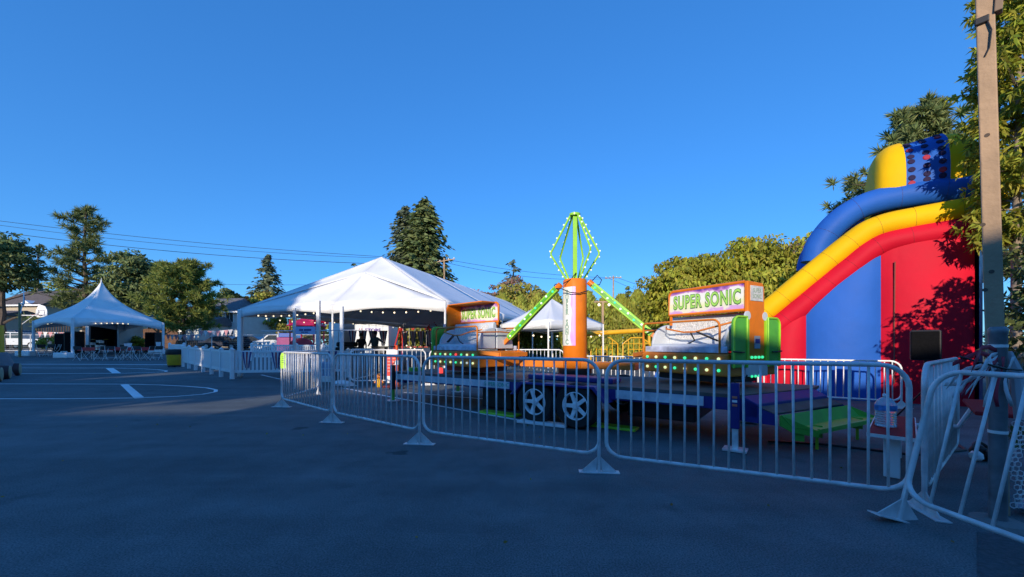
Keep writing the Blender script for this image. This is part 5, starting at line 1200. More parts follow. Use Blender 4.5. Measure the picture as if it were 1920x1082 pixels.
def chair_proto():
    t = thing('folding_chair', 'black folding chair left of the first red table with crossed legs', 'chair', (0, 0, 0), 0, CG)
    MB().box((0, 0, 0.45), (0.42, 0.40, 0.03)).build('seat', black_p, t, bevel=0.01)
    MB().box((0, 0.2, 0.76), (0.42, 0.03, 0.22), Matrix.Rotation(R(-8), 3, 'X')).build('backrest', black_p, t, bevel=0.01)
    for s in (-1, 1):
        MB().tube([(s * 0.22, 0.24, 0.86), (s * 0.22, 0.12, 0.45), (s * 0.22, -0.24, 0.0)], 0.013, 6).build('front_leg', galv, t); MB().tube([(s * 0.20, -0.12, 0.45), (s * 0.20, 0.26, 0.0)], 0.013, 6).build('rear_leg', galv, t)
    MB().tube([(-0.22, -0.13, 0.14), (0.22, -0.13, 0.14)], 0.012, 6).build('stretcher', galv_w, t)
    return t
ch0 = chair_proto()
spots = [(151, 23.4, 88, None), (190, 23.6, 10, 'black folding chair seen from behind at the first red table'), (208, 23.8, 60, 'black folding chair turned sideways between the first two red tables'), (226, 23.7, -5, 'black folding chair seen from behind at the middle red table'), (243, 23.9, -70, 'black folding chair turned sideways at the right end of the middle table'),
         (262, 23.6, 80, 'black folding chair with crossed legs left of the third red table'), (278, 23.7, -80, 'black folding chair with crossed legs facing the third red table'), (294, 24.0, 10, 'black folding chair nearest the right tent leg'), (172, 27.0, 170, 'black folding chair behind the first red table'), (236, 27.2, 185, 'black folding chair behind the middle red table'), (92, 28.5, 20, 'black folding chair left of the front tent leg'), (104, 28.8, -20, 'second black folding chair left of the front tent leg'), (80, 28.0, 70, 'black folding chair nearest the left tent leg')]
for i, (px, Y, a, nm) in enumerate(spots):
    o = ch0 if i == 0 else copy_tree(ch0, None, nm); o.location = at(px, Y); o.rotation_euler = (0, 0, R(a))
# stage trailer
st_ = thing('stage_trailer', 'white box trailer with open black stage behind the red tables', 'trailer', at(160, 33), R(2))
W3 = at(221, 33).x - at(160, 33).x; H3 = topz(604, 33)
tm = M('white_trailer_skin', (0.66, 0.70, 0.70), 0.4, 0, 0.05, 2)
b = MB(); b.box((W3 * 0.05, 1.1, H3 / 2 + 0.2), (W3 * 0.1, 2.2, H3 - 0.4)); b.box((W3 / 2, 2.2, H3 / 2 + 0.2), (W3, 0.08, H3 - 0.4)); b.box((W3 / 2, 1.1, H3 - 0.06), (W3 + 0.1, 2.3, 0.14)); b.box((W3 * 0.97, 1.1, H3 / 2 + 0.2), (W3 * 0.05, 2.2, H3 - 0.4)); b.build('shell', tm, st_, bevel=0.02)
MB().box((W3 / 2, 2.1, H3 / 2 + 0.2), (W3 * 0.86, 0.06, H3 - 0.6)).build('black_backdrop', black_p, st_); MB().box((W3 / 2, 1.0, 0.55), (W3 * 0.86, 2.1, 0.1)).build('stage_floor', black_p, st_); MB().box((W3 * 0.15, 1.0, H3 / 2 + 0.2), (0.03, 2.0, H3 - 0.7)).build('side_curtain', black_p, st_); MB().box((W3 * 0.94, 1.0, H3 / 2 + 0.2), (0.03, 2.0, H3 - 0.7)).build('side_curtain', black_p, st_)
MB().box((W3 * 0.5, 1.0, H3 - 0.2), (W3 * 0.86, 2.0, 0.05)).build('black_ceiling', black_p, st_)
for x in (0.4, W3 - 0.4): MB().lathe([(0.2, -0.1), (0.34, -0.09), (0.34, 0.09), (0.2, 0.1)], 18, (x, 0.3, 0.34), 'y').build('wheel', rubber, st_, True)
def speaker(label, loc, w, d, h, stand, rz=0):
    t = thing('loudspeaker', label, 'loudspeaker', loc, rz, 'black loudspeakers')
    MB().box((0, 0, stand + h / 2), (w, d, h)).build('cabinet', black_p, t, bevel=0.03); MB().box((0, -d / 2 - 0.006, stand + h / 2), (w * 0.88, 0.012, h * 0.9)).build('grille', M('speaker_grille', (0.007, 0.007, 0.008), 0.9, 0.0, 0.3, 60, spec=0.1), t, bevel=0.01)
    if stand > 0.2:
        MB().tube([(0, 0, 0.12), (0, 0, stand)], 0.02, 8).build('pole', black_p, t)
        for k in range(3): a = k * 2.094 + 0.5; MB().tube([(0, 0, 0.55), (0.42 * math.cos(a), 0.42 * math.sin(a), 0.01)], 0.013, 6).build('leg', black_p, t)
speaker('tall black loudspeaker stack left of the stage trailer', at(140, 31), 0.9, 0.7, 1.75, 0.1); speaker('black loudspeaker between the tent legs left of the tables', at(120, 31.5), 0.8, 0.7, 1.6, 0.1); speaker('black loudspeaker stack near the right leg of the peaked tent', at(288, 33.5), 0.9, 0.7, 1.7, 0.1)
for i, (px, Y, h, nm) in enumerate(((256, 34.5, 1.6, 'light green potted shrub behind the right red table'), (100, 33, 1.5, 'light green shrub behind the left tent leg'), (270, 35, 1.4, 'second light green shrub behind the right red table'))):
    broadleaf('garden_shrub', nm, at(px, Y), h, 2.2, h * 0.95, leaf_mid, 26, 60, 0.16, 0.09, 120 + i, 0.1, 'light shrubs behind the peaked tent', 'shrub')
def cup(label, px, Y, z, r, h, mat):
    o = MB().lathe([(r * 0.75, 0), (r, h), (r * 0.9, h), (r * 0.7, 0.02)], 12).build('paper_cup', mat, None, True); p = at(px, Y); o.location = (p.x, p.y, p.z + z); tag(o, label, 'cup', 'white tubs on the red tables')
cup('white tub on the right end of the third red table', 297, 25.0, 0.762, 0.13, 0.34, white_pl); cup('pale tub on the middle red table', 243, 25.2, 0.762, 0.12, 0.26, white_pl); cup('second pale tub on the middle red table', 237, 25.2, 0.762, 0.12, 0.24, white_pl)
# musician's silver case and drum kit
dk_ = thing('drum_kit', 'small drum kit in front of the black stage opening', 'drum kit', at(188, 31.5))
for (x, y, z, r, h, m_) in ((0, 0, 0.35, 0.3, 0.4, chrome), (-0.4, -0.2, 0.75, 0.17, 0.2, white_pl), (0.2, -0.1, 0.9, 0.16, 0.2, chrome), (-0.1, 0, 0.95, 0.16, 0.2, white_pl)):
    MB().lathe([(r, 0), (r, h)], 16, (x, y, z)).build('drum', m_, dk_, True)
    MB().tube([(x, y, 0), (x, y, z)], 0.02, 6).build('drum_stand', black_p, dk_)
for x in (-0.6, 0.5): MB().tube([(x, 0, 0), (x, 0, 1.2)], 0.015, 6).build('cymbal_stand', black_p, dk_); MB().lathe([(0.2, 1.19), (0.02, 1.23)], 14, (x, 0, 0)).build('cymbal', yellow, dk_, True)
# ------------------------------------------------------------------ under and behind the big tent
# white storage container
ct = thing('storage_container', 'white corrugated storage container behind the striped curtains', 'container', at(641, 26), R(1))
W4 = at(727, 26).x - at(641, 26).x; H4 = topz(604, 26)
cont = M('white_container_steel', (0.72, 0.72, 0.68), 0.45, 0, 0.08, 2, dirt=0.2)
b = MB(); xs = []
for i in range(27):
    x = 0.06 + (W4 - 0.12) * i / 26; xs.append((x, -0.03 if (i // 2) % 2 else 0.0))
b.grid([[(x, y, 0.16) for x, y in xs], [(x, y, H4 - 0.1) for x, y in xs]]); b.build('corrugated_wall', cont, ct, solid=0.01)
MB().box((W4 / 2, 1.3, H4 / 2 + 0.05), (W4 - 0.1, 2.5, H4 - 0.3)).build('body', cont, ct)
for z in (0.08, H4 - 0.05): MB().box((W4 / 2, -0.03, z), (W4, 0.12, 0.15)).build('rail', cont, ct)
for x in (0.0, W4): MB().box((x, -0.02, H4 / 2), (0.12, 0.14, H4)).build('corner_post', cont, ct)
text('-STORE', 0.30, M('violet_letter', (0.16, 0.06, 0.35), 0.5), ct, (W4 * 0.66, -0.06, H4 - 0.55), (R(90), 0, 0), 0.004, 1.2, 0.006)
text('U', 0.30, M('red_letter', (0.5, 0.03, 0.05), 0.5), ct, (W4 * 0.41, -0.06, H4 - 0.55), (R(90), 0, 0), 0.004, 1.0, 0.006)
# white booth
bo = thing('white_booth', 'tall narrow white booth with blue top left of the container', 'booth', at(614, 19.5), R(-24))
bh = topz(600, 19.5)
MB().box((0.45, 0.5, bh / 2), (0.85, 0.9, bh - 0.1)).build('cabinet', white_p, bo, bevel=0.02); MB().box((0.45, 0.5, bh), (1.0, 1.05, 0.10)).build('top', M('pale_blue_top', (0.25, 0.36, 0.62), 0.5), bo, bevel=0.02); MB().box((0.45, 0.035, bh * 0.42), (0.55, 0.03, bh * 0.7)).build('door', white_pl, bo, bevel=0.01); MB().tube([(0.66, 0.0, 1.05), (0.66, 0.0, 1.2)], 0.012, 6).build('handle', galv, bo)
# red play tower
pt_ = thing('play_tower', 'red plastic play tower with tube slide behind the blue sign', 'play tower', at(566, 26), 0)
redpl = M('red_play_plastic', (0.45, 0.012, 0.06), 0.35, coat=0.2)
for x in (-0.8, 0.8):
    for y in (0, 1.4): MB().tube([(x, y, 0), (x, y, 2.6)], 0.05, 8).build('post', redpl, pt_, True)
MB().box((0, 0.7, 0.9), (1.7, 1.5, 0.1)).build('platform', redpl, pt_)
pan = MB(); pan.prism([(-0.75, -0.06, 0.15)] + [(0.75 * math.cos(R(180 - a)), -0.06, 1.0 + 0.35 * math.sin(R(a))) for a in range(0, 181, 20)] + [(0.75, -0.06, 0.15)] + [(0.4 * math.cos(R(a)), -0.06, 0.4 + 0.4 * math.sin(R(a))) for a in range(0, 181, 20)], (0, 0.05, 0)); pan.build('arched_panel', redpl, pt_)
MB().tube(arc((1.2, 0.4, 1.9), 0.8, 180, 60, 8, (1, 0, 0), (0, 0, 1)), 0.34, 14).build('tube_slide', redpl, pt_, True)
MB().add([(-0.95, -0.2, 2.2), (0.95, -0.2, 2.2), (0.95, 1.6, 2.2), (-0.95, 1.6, 2.2), (0, 0.7, 2.9)], [(0, 1, 4), (1, 2, 4), (2, 3, 4), (3, 0, 4)]).build('roof', redpl, pt_, solid=0.03)
pb_ = thing('climbing_wall', 'magenta and blue climbing wall left of the red play tower', 'climbing wall', at(535, 27), 0)
MB().box((0, 0, 0.75), (1.2, 0.08, 1.3)).build('panel', M('magenta_plastic', (0.28, 0.02, 0.16), 0.4), pb_, bevel=0.03); MB().box((0.1, -0.05, 1.55), (1.0, 0.1, 0.3)).build('blue_cap', M('blue_plastic', (0.03, 0.10, 0.42), 0.4), pb_, bevel=0.03)
for x in (-0.55, 0.55): MB().tube([(x, 0.1, 0), (x, 0.1, 1.8)], 0.04, 8).build('post', galv, pb_)
# red swing ride
sr = thing('swing_ride', 'red tubular swing ride under the right half of the big tent', 'swing ride', at(778, 27), 0)
redt = M('red_tube_paint', (0.62, 0.035, 0.02), 0.4)
for s in (-1, 1):
    for q_ in (-1, 1): MB().tube([(s * 1.35, q_ * 0.9, 0), (s * 0.95, 0, 2.5)], 0.05, 8).build('frame_leg', redt, sr, True)
MB().tube([(-1.4, 0, 2.5), (1.4, 0, 2.5)], 0.055, 8).build('top_beam', redt, sr, True)
MB().tube([(-0.75, -0.4, 0), (-0.75, -0.4, 2.6)], 0.06, 8).build('mast', redt, sr, True)
for i in range(5):
    x = -0.8 + 0.4 * i; MB().tube([(x, 0, 2.45), (x, 0, 0.75)], 0.012, 4).build('chain', galv, sr); MB().box((x, 0, 0.72), (0.28, 0.24, 0.05)).build('seat', redt, sr)
for i in range(3): MB().tube([(-0.9 + 0.9 * i, -0.5, 1.9), (-0.45 + 0.9 * i, -0.5, 2.6), (0 + 0.9 * i, -0.5, 1.9)], 0.04, 6).build('cross_brace', redt, sr)
# people serving by the container
cloth = M('dark_clothes', (0.012, 0.014, 0.03), 0.8, 0, 0.3, 8); skin_m = M('skin', (0.42, 0.24, 0.17), 0.5); hair_m = M('dark_hair', (0.02, 0.015, 0.012), 0.6)
teal_c = M('grey_teal_shirt', (0.10, 0.14, 0.15), 0.8, 0, 0.2, 8)
def person(label, loc, rz, height, armr, arml, shirt):
    t = thing('person', label, 'person', loc, rz, 'people by the container'); k = height / 1.75
    J = {'pelvis': (0, 0, 0.95), 'waist': (0, 0, 1.10), 'chest': (0, 0.01, 1.32), 'neck': (0, 0.0, 1.47), 'head0': (0, -0.015, 1.56), 'head1': (0, -0.02, 1.66),
         'hipl': (-0.10, 0, 0.90), 'kneel': (-0.11, -0.03, 0.50), 'anl': (-0.12, 0.02, 0.08), 'toel': (-0.13, -0.16, 0.035), 'hipr': (0.10, 0, 0.90), 'kneer': (0.12, 0.0, 0.50), 'anr': (0.13, 0.05, 0.08), 'toer': (0.14, -0.13, 0.035),
         'shl': (-0.17, 0, 1.42), 'ell': arml[0], 'wrl': arml[1], 'hal': arml[2], 'shr': (0.17, 0, 1.42), 'elr': armr[0], 'wrr': armr[1], 'har': armr[2]}
    E = [('pelvis', 'waist'), ('waist', 'chest'), ('chest', 'neck'), ('neck', 'head0'), ('head0', 'head1'), ('pelvis', 'hipl'), ('hipl', 'kneel'), ('kneel', 'anl'), ('anl', 'toel'), ('pelvis', 'hipr'), ('hipr', 'kneer'), ('kneer', 'anr'), ('anr', 'toer'), ('chest', 'shl'), ('shl', 'ell'), ('ell', 'wrl'), ('wrl', 'hal'), ('chest', 'shr'), ('shr', 'elr'), ('elr', 'wrr'), ('wrr', 'har')]
    Rr = {'pelvis': (0.15, 0.11), 'waist': (0.14, 0.10), 'chest': (0.16, 0.11), 'neck': (0.055, 0.055), 'head0': (0.085, 0.10), 'head1': (0.075, 0.09), 'hipl': (0.095, 0.095), 'hipr': (0.095, 0.095), 'kneel': (0.06, 0.06), 'kneer': (0.06, 0.06), 'anl': (0.04, 0.04), 'anr': (0.04, 0.04), 'toel': (0.035, 0.03), 'toer': (0.035, 0.03), 'shl': (0.065, 0.065), 'shr': (0.065, 0.065), 'ell': (0.042, 0.042), 'elr': (0.042, 0.042), 'wrl': (0.03, 0.03), 'wrr': (0.03, 0.03), 'hal': (0.035, 0.02), 'har': (0.035, 0.02)}
    ks = list(J); me = bpy.data.meshes.new('body'); me.from_pydata([tuple(c * k for c in J[n]) for n in ks], [(ks.index(a), ks.index(b_)) for a, b_ in E], []); me.update()
    o = bpy.data.objects.new('body', me); col.objects.link(o); o.parent = t
    sk = o.modifiers.new('skin', 'SKIN'); o.modifiers.new('sub', 'SUBSURF').levels = 1
    sv = me.skin_vertices[0].data
    for i, n in enumerate(ks): sv[i].radius = tuple(r * k for r in Rr[n]); sv[i].use_root = (n == 'pelvis')
    o.modifiers['sub'].render_levels = 2
    bpy.context.view_layer.update(); m2 = bpy.data.meshes.new_from_object(o.evaluated_get(bpy.context.evaluated_depsgraph_get())); bpy.data.objects.remove(o)
    m2.materials.clear()
    for m_ in (cloth, shirt, skin_m): m2.materials.append(m_)
    for p in m2.polygons:
        c = p.center / k; p.use_smooth = True
        hand = min((c - Vector(J['hal'])).length, (c - Vector(J['har'])).length) < 0.10
        p.material_index = 2 if (c.z > 1.46 and abs(c.x) < 0.12) or hand else (1 if c.z > 0.98 else 0)
    body = obj('body', m2, None, t)
    hr = MB(); hr.lathe([(0.02, 0.12), (0.075, 0.10), (0.10, 0.04), (0.098, -0.02), (0.085, -0.05)], 14, (0, 0.015, 1.66)); ho = hr.build('hair', hair_m, t, True); ho.scale = (k, k, k)
    for s in (-1, 1): inst('ear', ball(skin_m, 0.022, 6), (s * 0.088 * k, 0, 1.62 * k), t); inst('eye', ball(hair_m, 0.010, 6), (s * 0.032 * k, -0.105 * k, 1.635 * k), t)
    MB().prism([(-0.012, -0.10, 1.60), (0.012, -0.10, 1.60), (0, -0.108, 1.64)], (0, -0.02, 0)).build('nose', skin_m, t); MB().box((0, -0.103, 1.565), (0.05, 0.012, 0.010)).build('mouth', red_p, t)
    return t
person('person in dark clothes standing with arms at the sides, left of the other', at(677, 17.8), R(25), 1.62, ((0.24, 0.02, 1.16), (0.22, -0.12, 0.98), (0.21, -0.19, 0.92)), ((-0.24, 0.02, 1.16), (-0.22, -0.10, 0.98), (-0.21, -0.17, 0.92)), cloth)
person('person in grey-green shirt reaching an arm to the right', at(703, 17.4), R(-15), 1.72, ((0.36, -0.10, 1.30), (0.58, -0.16, 1.22), (0.67, -0.18, 1.19)), ((-0.25, -0.04, 1.17), (-0.20, -0.22, 1.08), (-0.16, -0.29, 1.08)), teal_c)
# serving table and dark equipment in front of them
def box_thing(name, label, cat, loc, rz, parts, group=None):
    t = thing(name, label, cat, loc, rz, group)
    for (n_, c, d, m_, bv) in parts: MB().box(c, d).build(n_, m_, t, bevel=bv)
    return t
box_thing('grill_cart', 'black grill cart left of the two people', 'grill', at(651, 17.5), 0, [('firebox', (0, 0, 0.85), (0.9, 0.5, 0.3), black_p, 0.05), ('lid', (0, 0, 1.12), (0.85, 0.48, 0.22), black_p, 0.08), ('leg', (-0.4, 0, 0.35), (0.05, 0.4, 0.7), black_p, 0), ('leg', (0.4, 0, 0.35), (0.05, 0.4, 0.7), black_p, 0), ('shelf', (0, 0, 0.2), (0.8, 0.4, 0.03), steel_dark, 0)])
box_thing('serving_table', 'dark covered serving table in front of the two people', 'table', at(690, 16.6), 0, [('table_top', (0, 0, 0.74), (1.9, 0.7, 0.04), black_p, 0.01), ('cloth', (0, -0.34, 0.40), (1.9, 0.02, 0.66), M('dark_blue_cloth', (0.02, 0.025, 0.06), 0.8), 0), ('leg', (-0.9, 0.3, 0.36), (0.05, 0.05, 0.72), galv, 0), ('leg', (0.9, 0.3, 0.36), (0.05, 0.05, 0.72), galv, 0)])
box_thing('counter', 'grey counter box right of the reaching person', 'counter', at(714, 17.2), 0, [('cabinet', (0, 0, 0.5), (0.5, 0.5, 1.0), M('grey_panel', (0.22, 0.22, 0.24), 0.6), 0.02), ('top', (0.1, 0, 1.02), (0.9, 0.6, 0.05), black_p, 0.01)])
# height board, toy, delineator, case of water
hb = thing('height_board', 'red and white rider height board behind the barricades', 'sign', at(735, 11.0), R(6))
MB().box((0, 0, 0.98), (0.31, 0.03, 0.20)).build('white_head', white_p, hb); rbd = MB().box((0, 0, 0.60), (0.33, 0.028, 0.56)).build('red_board', M('bright_red_board', (0.80, 0.05, 0.03), 0.45), hb); MB().box((0, 0, 0.22), (0.31, 0.03, 0.20)).build('white_band', white_p, hb); MB().box((0.02, -0.02, 0.10), (0.12, 0.01, 0.10)).build('green_patch', M('pale_green_patch', (0.45, 0.7, 0.25), 0.5), hb)
for c_ in (-0.07, 0.07):
    for r_ in range(5): MB().box((c_, -0.0165, 0.82 - 0.09 * r_), (0.10, 0.003, 0.035)).build('print_block', M('pale_red_print', (0.85, 0.35, 0.30), 0.5), rbd)
MB().box((0, 0.0, 0.03), (0.45, 0.40, 0.05)).build('base', M('dark_red_base', (0.2, 0.01, 0.02), 0.6), hb, bevel=0.01); MB().bar((0, 0.02, 0.05), (0, 0.02, 0.15), 0.05).build('stem', red_p, hb)
ty = thing('toy_figure', 'small yellow and orange figure at the foot of the height board', 'toy', at(711, 11.0)); MB().lathe([(0.07, 0), (0.10, 0.06), (0.08, 0.2), (0.05, 0.24)], 12).build('body', yellow, ty, True); MB().lathe([(0.04, 0.24), (0.075, 0.29), (0.06, 0.36), (0.02, 0.39)], 12).build('head', M('orange_toy', (0.8, 0.25, 0.03), 0.5), ty, True)
for s in (-1, 1): MB().tube([(s * 0.07, 0, 0.20), (s * 0.13, -0.02, 0.12)], 0.025, 6).build('arm', M('orange_toy', (0.8, 0.25, 0.03), 0.5), ty, True)
dl = thing('delineator', 'orange delineator tube with white bands beside the height board', 'delineator', at(744, 10.6)); MB().lathe([(0.055, 0.04), (0.05, 0.5), (0.05, 0.95), (0.035, 1.05), (0.035, 1.15), (0.045, 1.2)], 14).build('tube', M('safety_orange', (0.85, 0.12, 0.02), 0.5), dl, True); MB().lathe([(0.2, 0), (0.2, 0.03), (0.07, 0.06)], 14).build('base', black_p, dl)
for z in (0.66, 0.95): MB().lathe([(0.0525, z), (0.0525, z + 0.12)], 14).build('white_band', white_p, dl, True)
wc = thing('water_case', 'pale blue shrink-wrapped case of bottles behind the barricade corner', 'water case', at(604, 12.4))
bl = MB().lathe([(0.032, 0), (0.034, 0.12), (0.030, 0.17), (0.013, 0.21), (0.013, 0.23)], 8).mesh('bottle'); bl.materials.append(M('pale_blue_plastic', (0.38, 0.50, 0.66), 0.25))
for r_ in range(2):
    for i in range(7):
        for j in range(2): inst('bottle', bl, (-0.24 + 0.08 * i, j * 0.08, 0.2 + 0.24 * r_), wc)
MB().box((0, 0.04, 0.10), (0.62, 0.22, 0.18)).build('crate', galv_w, wc, bevel=0.01); MB().box((0, 0.04, 0.435), (0.60, 0.2, 0.008)).build('tray', white_pl, wc)
# blue sign on two grey posts
sgn = thing('sign_frame', 'pale blue sign board between two grey posts', 'sign', at(552, 10.6), 0)
xr = at(597, 10.6).x - at(552, 10.6).x
MB().bar((0, 0, 0), (0, 0, topz(578, 10.6)), 0.06).build('post', galv, sgn); MB().bar((xr, 0, 0), (xr, 0, topz(564, 10.6)), 0.085).build('post', galv, sgn); MB().tube([(-0.9, 0, topz(621, 10.6)), (xr + 1.2, 0, topz(619, 10.6))], 0.016, 6).build('rail', galv, sgn)
sgb = MB().box((xr / 2, -0.05, topz(620, 10.6)), (xr * 0.84, 0.015, 0.215)).build('board', M('pale_blue_board', (0.45, 0.58, 0.82), 0.5), sgn, bevel=0.02)
for k, (x_, z_, w_, h_) in enumerate([(0.20 + 0.035 * i, topz(618.8, 10.6), 0.022, 0.05) for i in range(4)] + [(0.37 + 0.035 * i, topz(618.8, 10.6), 0.022, 0.05) for i in range(7)] + [(0.26 + 0.02 * i, topz(623, 10.6), 0.012, 0.024) for i in range(12) if i != 5]):
    MB().box((xr * 0.02 + x_ * xr / 0.82, -0.060, z_), (w_, 0.003, h_)).build('print_mark', navy, sgb)
# white sandbag at the tent leg
sbg = MB().lathe([(0.02, 0), (0.24, 0.02), (0.28, 0.09), (0.22, 0.16), (0.08, 0.19), (0.03, 0.19)], 16).build('sandbag', white_pl, None, True); sbg.location = at(640, 11.3); sbg.scale = (1, 0.7, 0.9); tag(sbg, 'sunlit white sandbag at the foot of the white tent pole', 'sandbag')
wp_ = thing('white_pole', 'thick white sunlit pole rising from the sandbag to the big tent', 'pole', at(641, 11.9)); MB().tube([(0, 0, 0), (0, 0, 2.4)], 0.06, 10).build('tube', white_p, wp_, True); MB().lathe([(0.11, 0), (0.11, 0.03)], 12).build('base_plate', white_p, wp_)
# yellow monkey bars
mb_ = thing('climbing_frame', 'yellow tubular climbing frame behind the pop-up canopy', 'climbing frame', at(1100, 17.5), R(-4))
Lm = at(1216, 17.5).x - at(1100, 17.5).x; zm = topz(624, 17.5)
MB().tube([(0, 0, zm - 0.05), (Lm, 0.2, zm + 0.12)], 0.11, 12).build('main_pipe', yellow, mb_, True)
for k in range(2):
    x0 = 0.15 + k * Lm * 0.5; wk = Lm * 0.42
    MB().tube([(x0, -0.3, 0.0), (x0, -0.3, 1.15), (x0 + wk * 0.3, -0.3, 1.42), (x0 + wk * 0.7, -0.3, 1.42), (x0 + wk, -0.3, 1.15), (x0 + wk, -0.3, 0)], 0.03, 8).build('arched_frame', yellow, mb_, True)
    for i in range(1, 5): MB().tube([(x0 + wk * i / 5, -0.3, 0.35), (x0 + wk * i / 5, -0.3, 1.36)], 0.018, 6).build('upright', yellow, mb_)
    for z in (0.35, 0.62, 0.90, 1.15): MB().tube([(x0 + (0.0 if z > 1 else wk * 0.2), -0.3, z), (x0 + wk * (1.0 if z > 1 else 0.8), -0.3, z)], 0.016, 6).build('rung', yellow, mb_)
MB().box((Lm * 0.98, -0.6, 0.75), (0.7, 0.5, 0.5)).build('yellow_panel', yellow, mb_, bevel=0.05)
for x in (0.0, Lm): MB().tube([(x, 0.1, 0), (x, 0.1, zm)], 0.06, 8).build('post', yellow, mb_)
# T post with two bulbs
tp = thing('light_post', 'wooden T shaped post with two bulbs in front of the hedge', 'post', at(1130, 20)); hp_ = topz(566, 20)
MB().bar((0, 0, 0), (0, 0, hp_), 0.10).build('post', wood, tp); MB().bar((-0.45, 0, hp_), (0.5, 0, hp_), 0.07).build('crossarm', wood, tp)
for x in (-0.2, 0.32): inst('bulb', ball(bulb_w, 0.075), (x, -0.05, hp_ - 0.16), tp)
light_string('string of bulbs under the pop-up canopy', [P(985, 622, 15), P(1060, 624, 15.2), P(1140, 622, 15.5)], 5, 0.035)
light_string('string of bulbs hanging low under the right half of the big tent', [P(755, 640, 15), P(800, 652, 15)], 6, 0.03)
# ------------------------------------------------------------------ right foreground
wpst = Vector((3.52, 2.82, 0))
tpst = thing('timber_post', 'tall raw timber post rising out of the top right of the picture', 'post', wpst, R(-50))
MB().bar((0.04, 0, -0.05), (-0.04, 0, 4.3), 0.09, 0.09).build('post', wood, tpst, bevel=0.008)
bkt = M('brown_bracket', (0.25, 0.17, 0.11), 0.7)  # plain brown, a tone darker than the post
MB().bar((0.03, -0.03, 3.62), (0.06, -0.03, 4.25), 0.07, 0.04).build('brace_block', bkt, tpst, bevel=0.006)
MB().box((-0.045, -0.055, 3.60), (0.07, 0.02, 0.05)).build('clamp', black_p, tpst, bevel=0.006)
MB().tube([(-0.02, -0.055, 3.58), (0.0, -0.06, 3.50), (-0.01, -0.055, 3.38), (-0.03, -0.052, 3.33)], 0.005, 6).build('hook', black_p, tpst, True)
for (z, x) in ((2.1, -0.02), (1.75, 0.02), (2.75, 0.0), (1.62, -0.01)): MB().lathe([(0.014, 0), (0.014, 0.003)], 10, (x - 0.02, -0.0475, z), 'y').build('knot', bark, tpst)
for i, (px, py, Y, nm) in enumerate(((1877, 456, 7.0, 'glowing glass bulb just right of the timber post'), (1909, 470, 7.3, 'glowing glass bulb beside the slender tree trunk'))):
    p = P(px, py, Y); t = thing('festoon_bulb', nm, 'bulb', p, 0, 'festoon bulbs by the timber post')
    MB().lathe([(0.02, 0.085), (0.04, 0.06), (0.055, 0.0), (0.045, -0.045), (0.010, -0.065)], 14).build('globe', M('amber_bulb', (1.0, 0.62, 0.22), 0.2, emit=1.6), t, True); MB().lathe([(0.025, 0.075), (0.025, 0.14)], 10).build('socket', black_p, t)
tag(MB().tube([P(1866, 446, 6.9), P(1877, 446, 7.0), P(1909, 460, 7.3), P(1945, 450, 7.6)], 0.008, 5).build('festoon_cable', wirem, None), 'black cable carrying the two glowing bulbs', 'cable')
# steel fence post with chicken wire
spo = thing('steel_post', 'thick weathered steel pipe post in front of the timber post', 'post', (3.29, 2.60, 0))
MB().lathe([(0.043, -0.05), (0.043, 1.29), (0.046, 1.295), (0.046, 1.325), (0.035, 1.34)], 20).build('pipe', steel_dark, spo, True); MB().lathe([(0.15, 0), (0.13, 0.03), (0.07, 0.04)], 16).build('footing', M('concrete', (0.22, 0.21, 0.20), 0.9, bump=0.6), spo, True)
for z in (1.20, 0.62): MB().lathe([(0.0455, z), (0.0455, z + 0.02)], 20).build('tie_band', galv_w, spo)
cw = thing('chicken_wire', 'rolled end of pale chicken wire hanging on the steel post', 'wire mesh', (3.37, 2.58, 0.12), R(-30))
hexb = MB(); hw = 0.032
for r_ in range(19):
    for c_ in range(2):
        cx_ = c_ * hw + (hw / 2 if r_ % 2 else 0); cz_ = r_ * hw * 0.95 + 0.02; wv2 = 0.02 * math.sin(r_ * 0.5)
        hexb.tube([(cx_ + wv2 + hw * 0.56 * math.cos(R(30 + 60 * k)), 0.03 * math.sin(cx_ * 22), cz_ + hw * 0.62 * math.sin(R(30 + 60 * k))) for k in range(6)], 0.0024, 4, closed=True)
hexb.build('mesh_strip', galv_w, cw)
MB().tube([(0.03, 0, 0.60), (0.02, 0.01, 0.9), (-0.02, 0.01, 1.05)], [0.03, 0.035, 0.02], 8).build('rolled_edge', M('milky_plastic', (0.45, 0.47, 0.5), 0.3), cw, True)
# tangle of red and white tape on the post
tp_ = thing('barrier_tape', 'bunched red and white barrier tape tied between the post and barricade', 'tape', (3.02, 2.52, 0))
tr_g = random.Random(5)
for k in range(9):
    a = Vector((0.25, 0.06, 1.17 - 0.015 * k)); e = Vector((-0.10 + 0.02 * tr_g.uniform(-1, 1), 0.02 * k - 0.08, 1.0 + tr_g.uniform(-0.12, 0.12)))
    m_ = a.lerp(e, 0.5) + Vector((0, tr_g.uniform(-0.04, 0.04), tr_g.uniform(-0.02, 0.09)))
    pts = [a, a.lerp(m_, 0.5) + Vector((0, 0, 0.02)), m_, m_.lerp(e, 0.5) + Vector((0, 0, tr_g.uniform(-0.03, 0.03))), e]
    rows = [[p + Vector((0, 0, 0.014)), p + Vector((0, 0.012 * math.sin(i * 1.7 + k), -0.014))] for i, p in enumerate(pts)]
    MB().grid(rows).build('tape_strand', stripe_m[(2, 1, 1)[k % 3]], tp_, True, solid=0.002)
for k in range(3):
    a = Vector((0.1 + 0.08 * k, 0.0, 1.14)); rows = []
    for i in range(7): p = a + Vector((0.03 * math.sin(i * 0.8 + k), 0.01 * k, -0.055 * i)); rows.append([p, p + Vector((0.022, 0.008 * math.sin(i), 0))])
    MB().grid(rows).build('tape_tail', stripe_m[(1, 2, 1)[k]], tp_, True, solid=0.002)
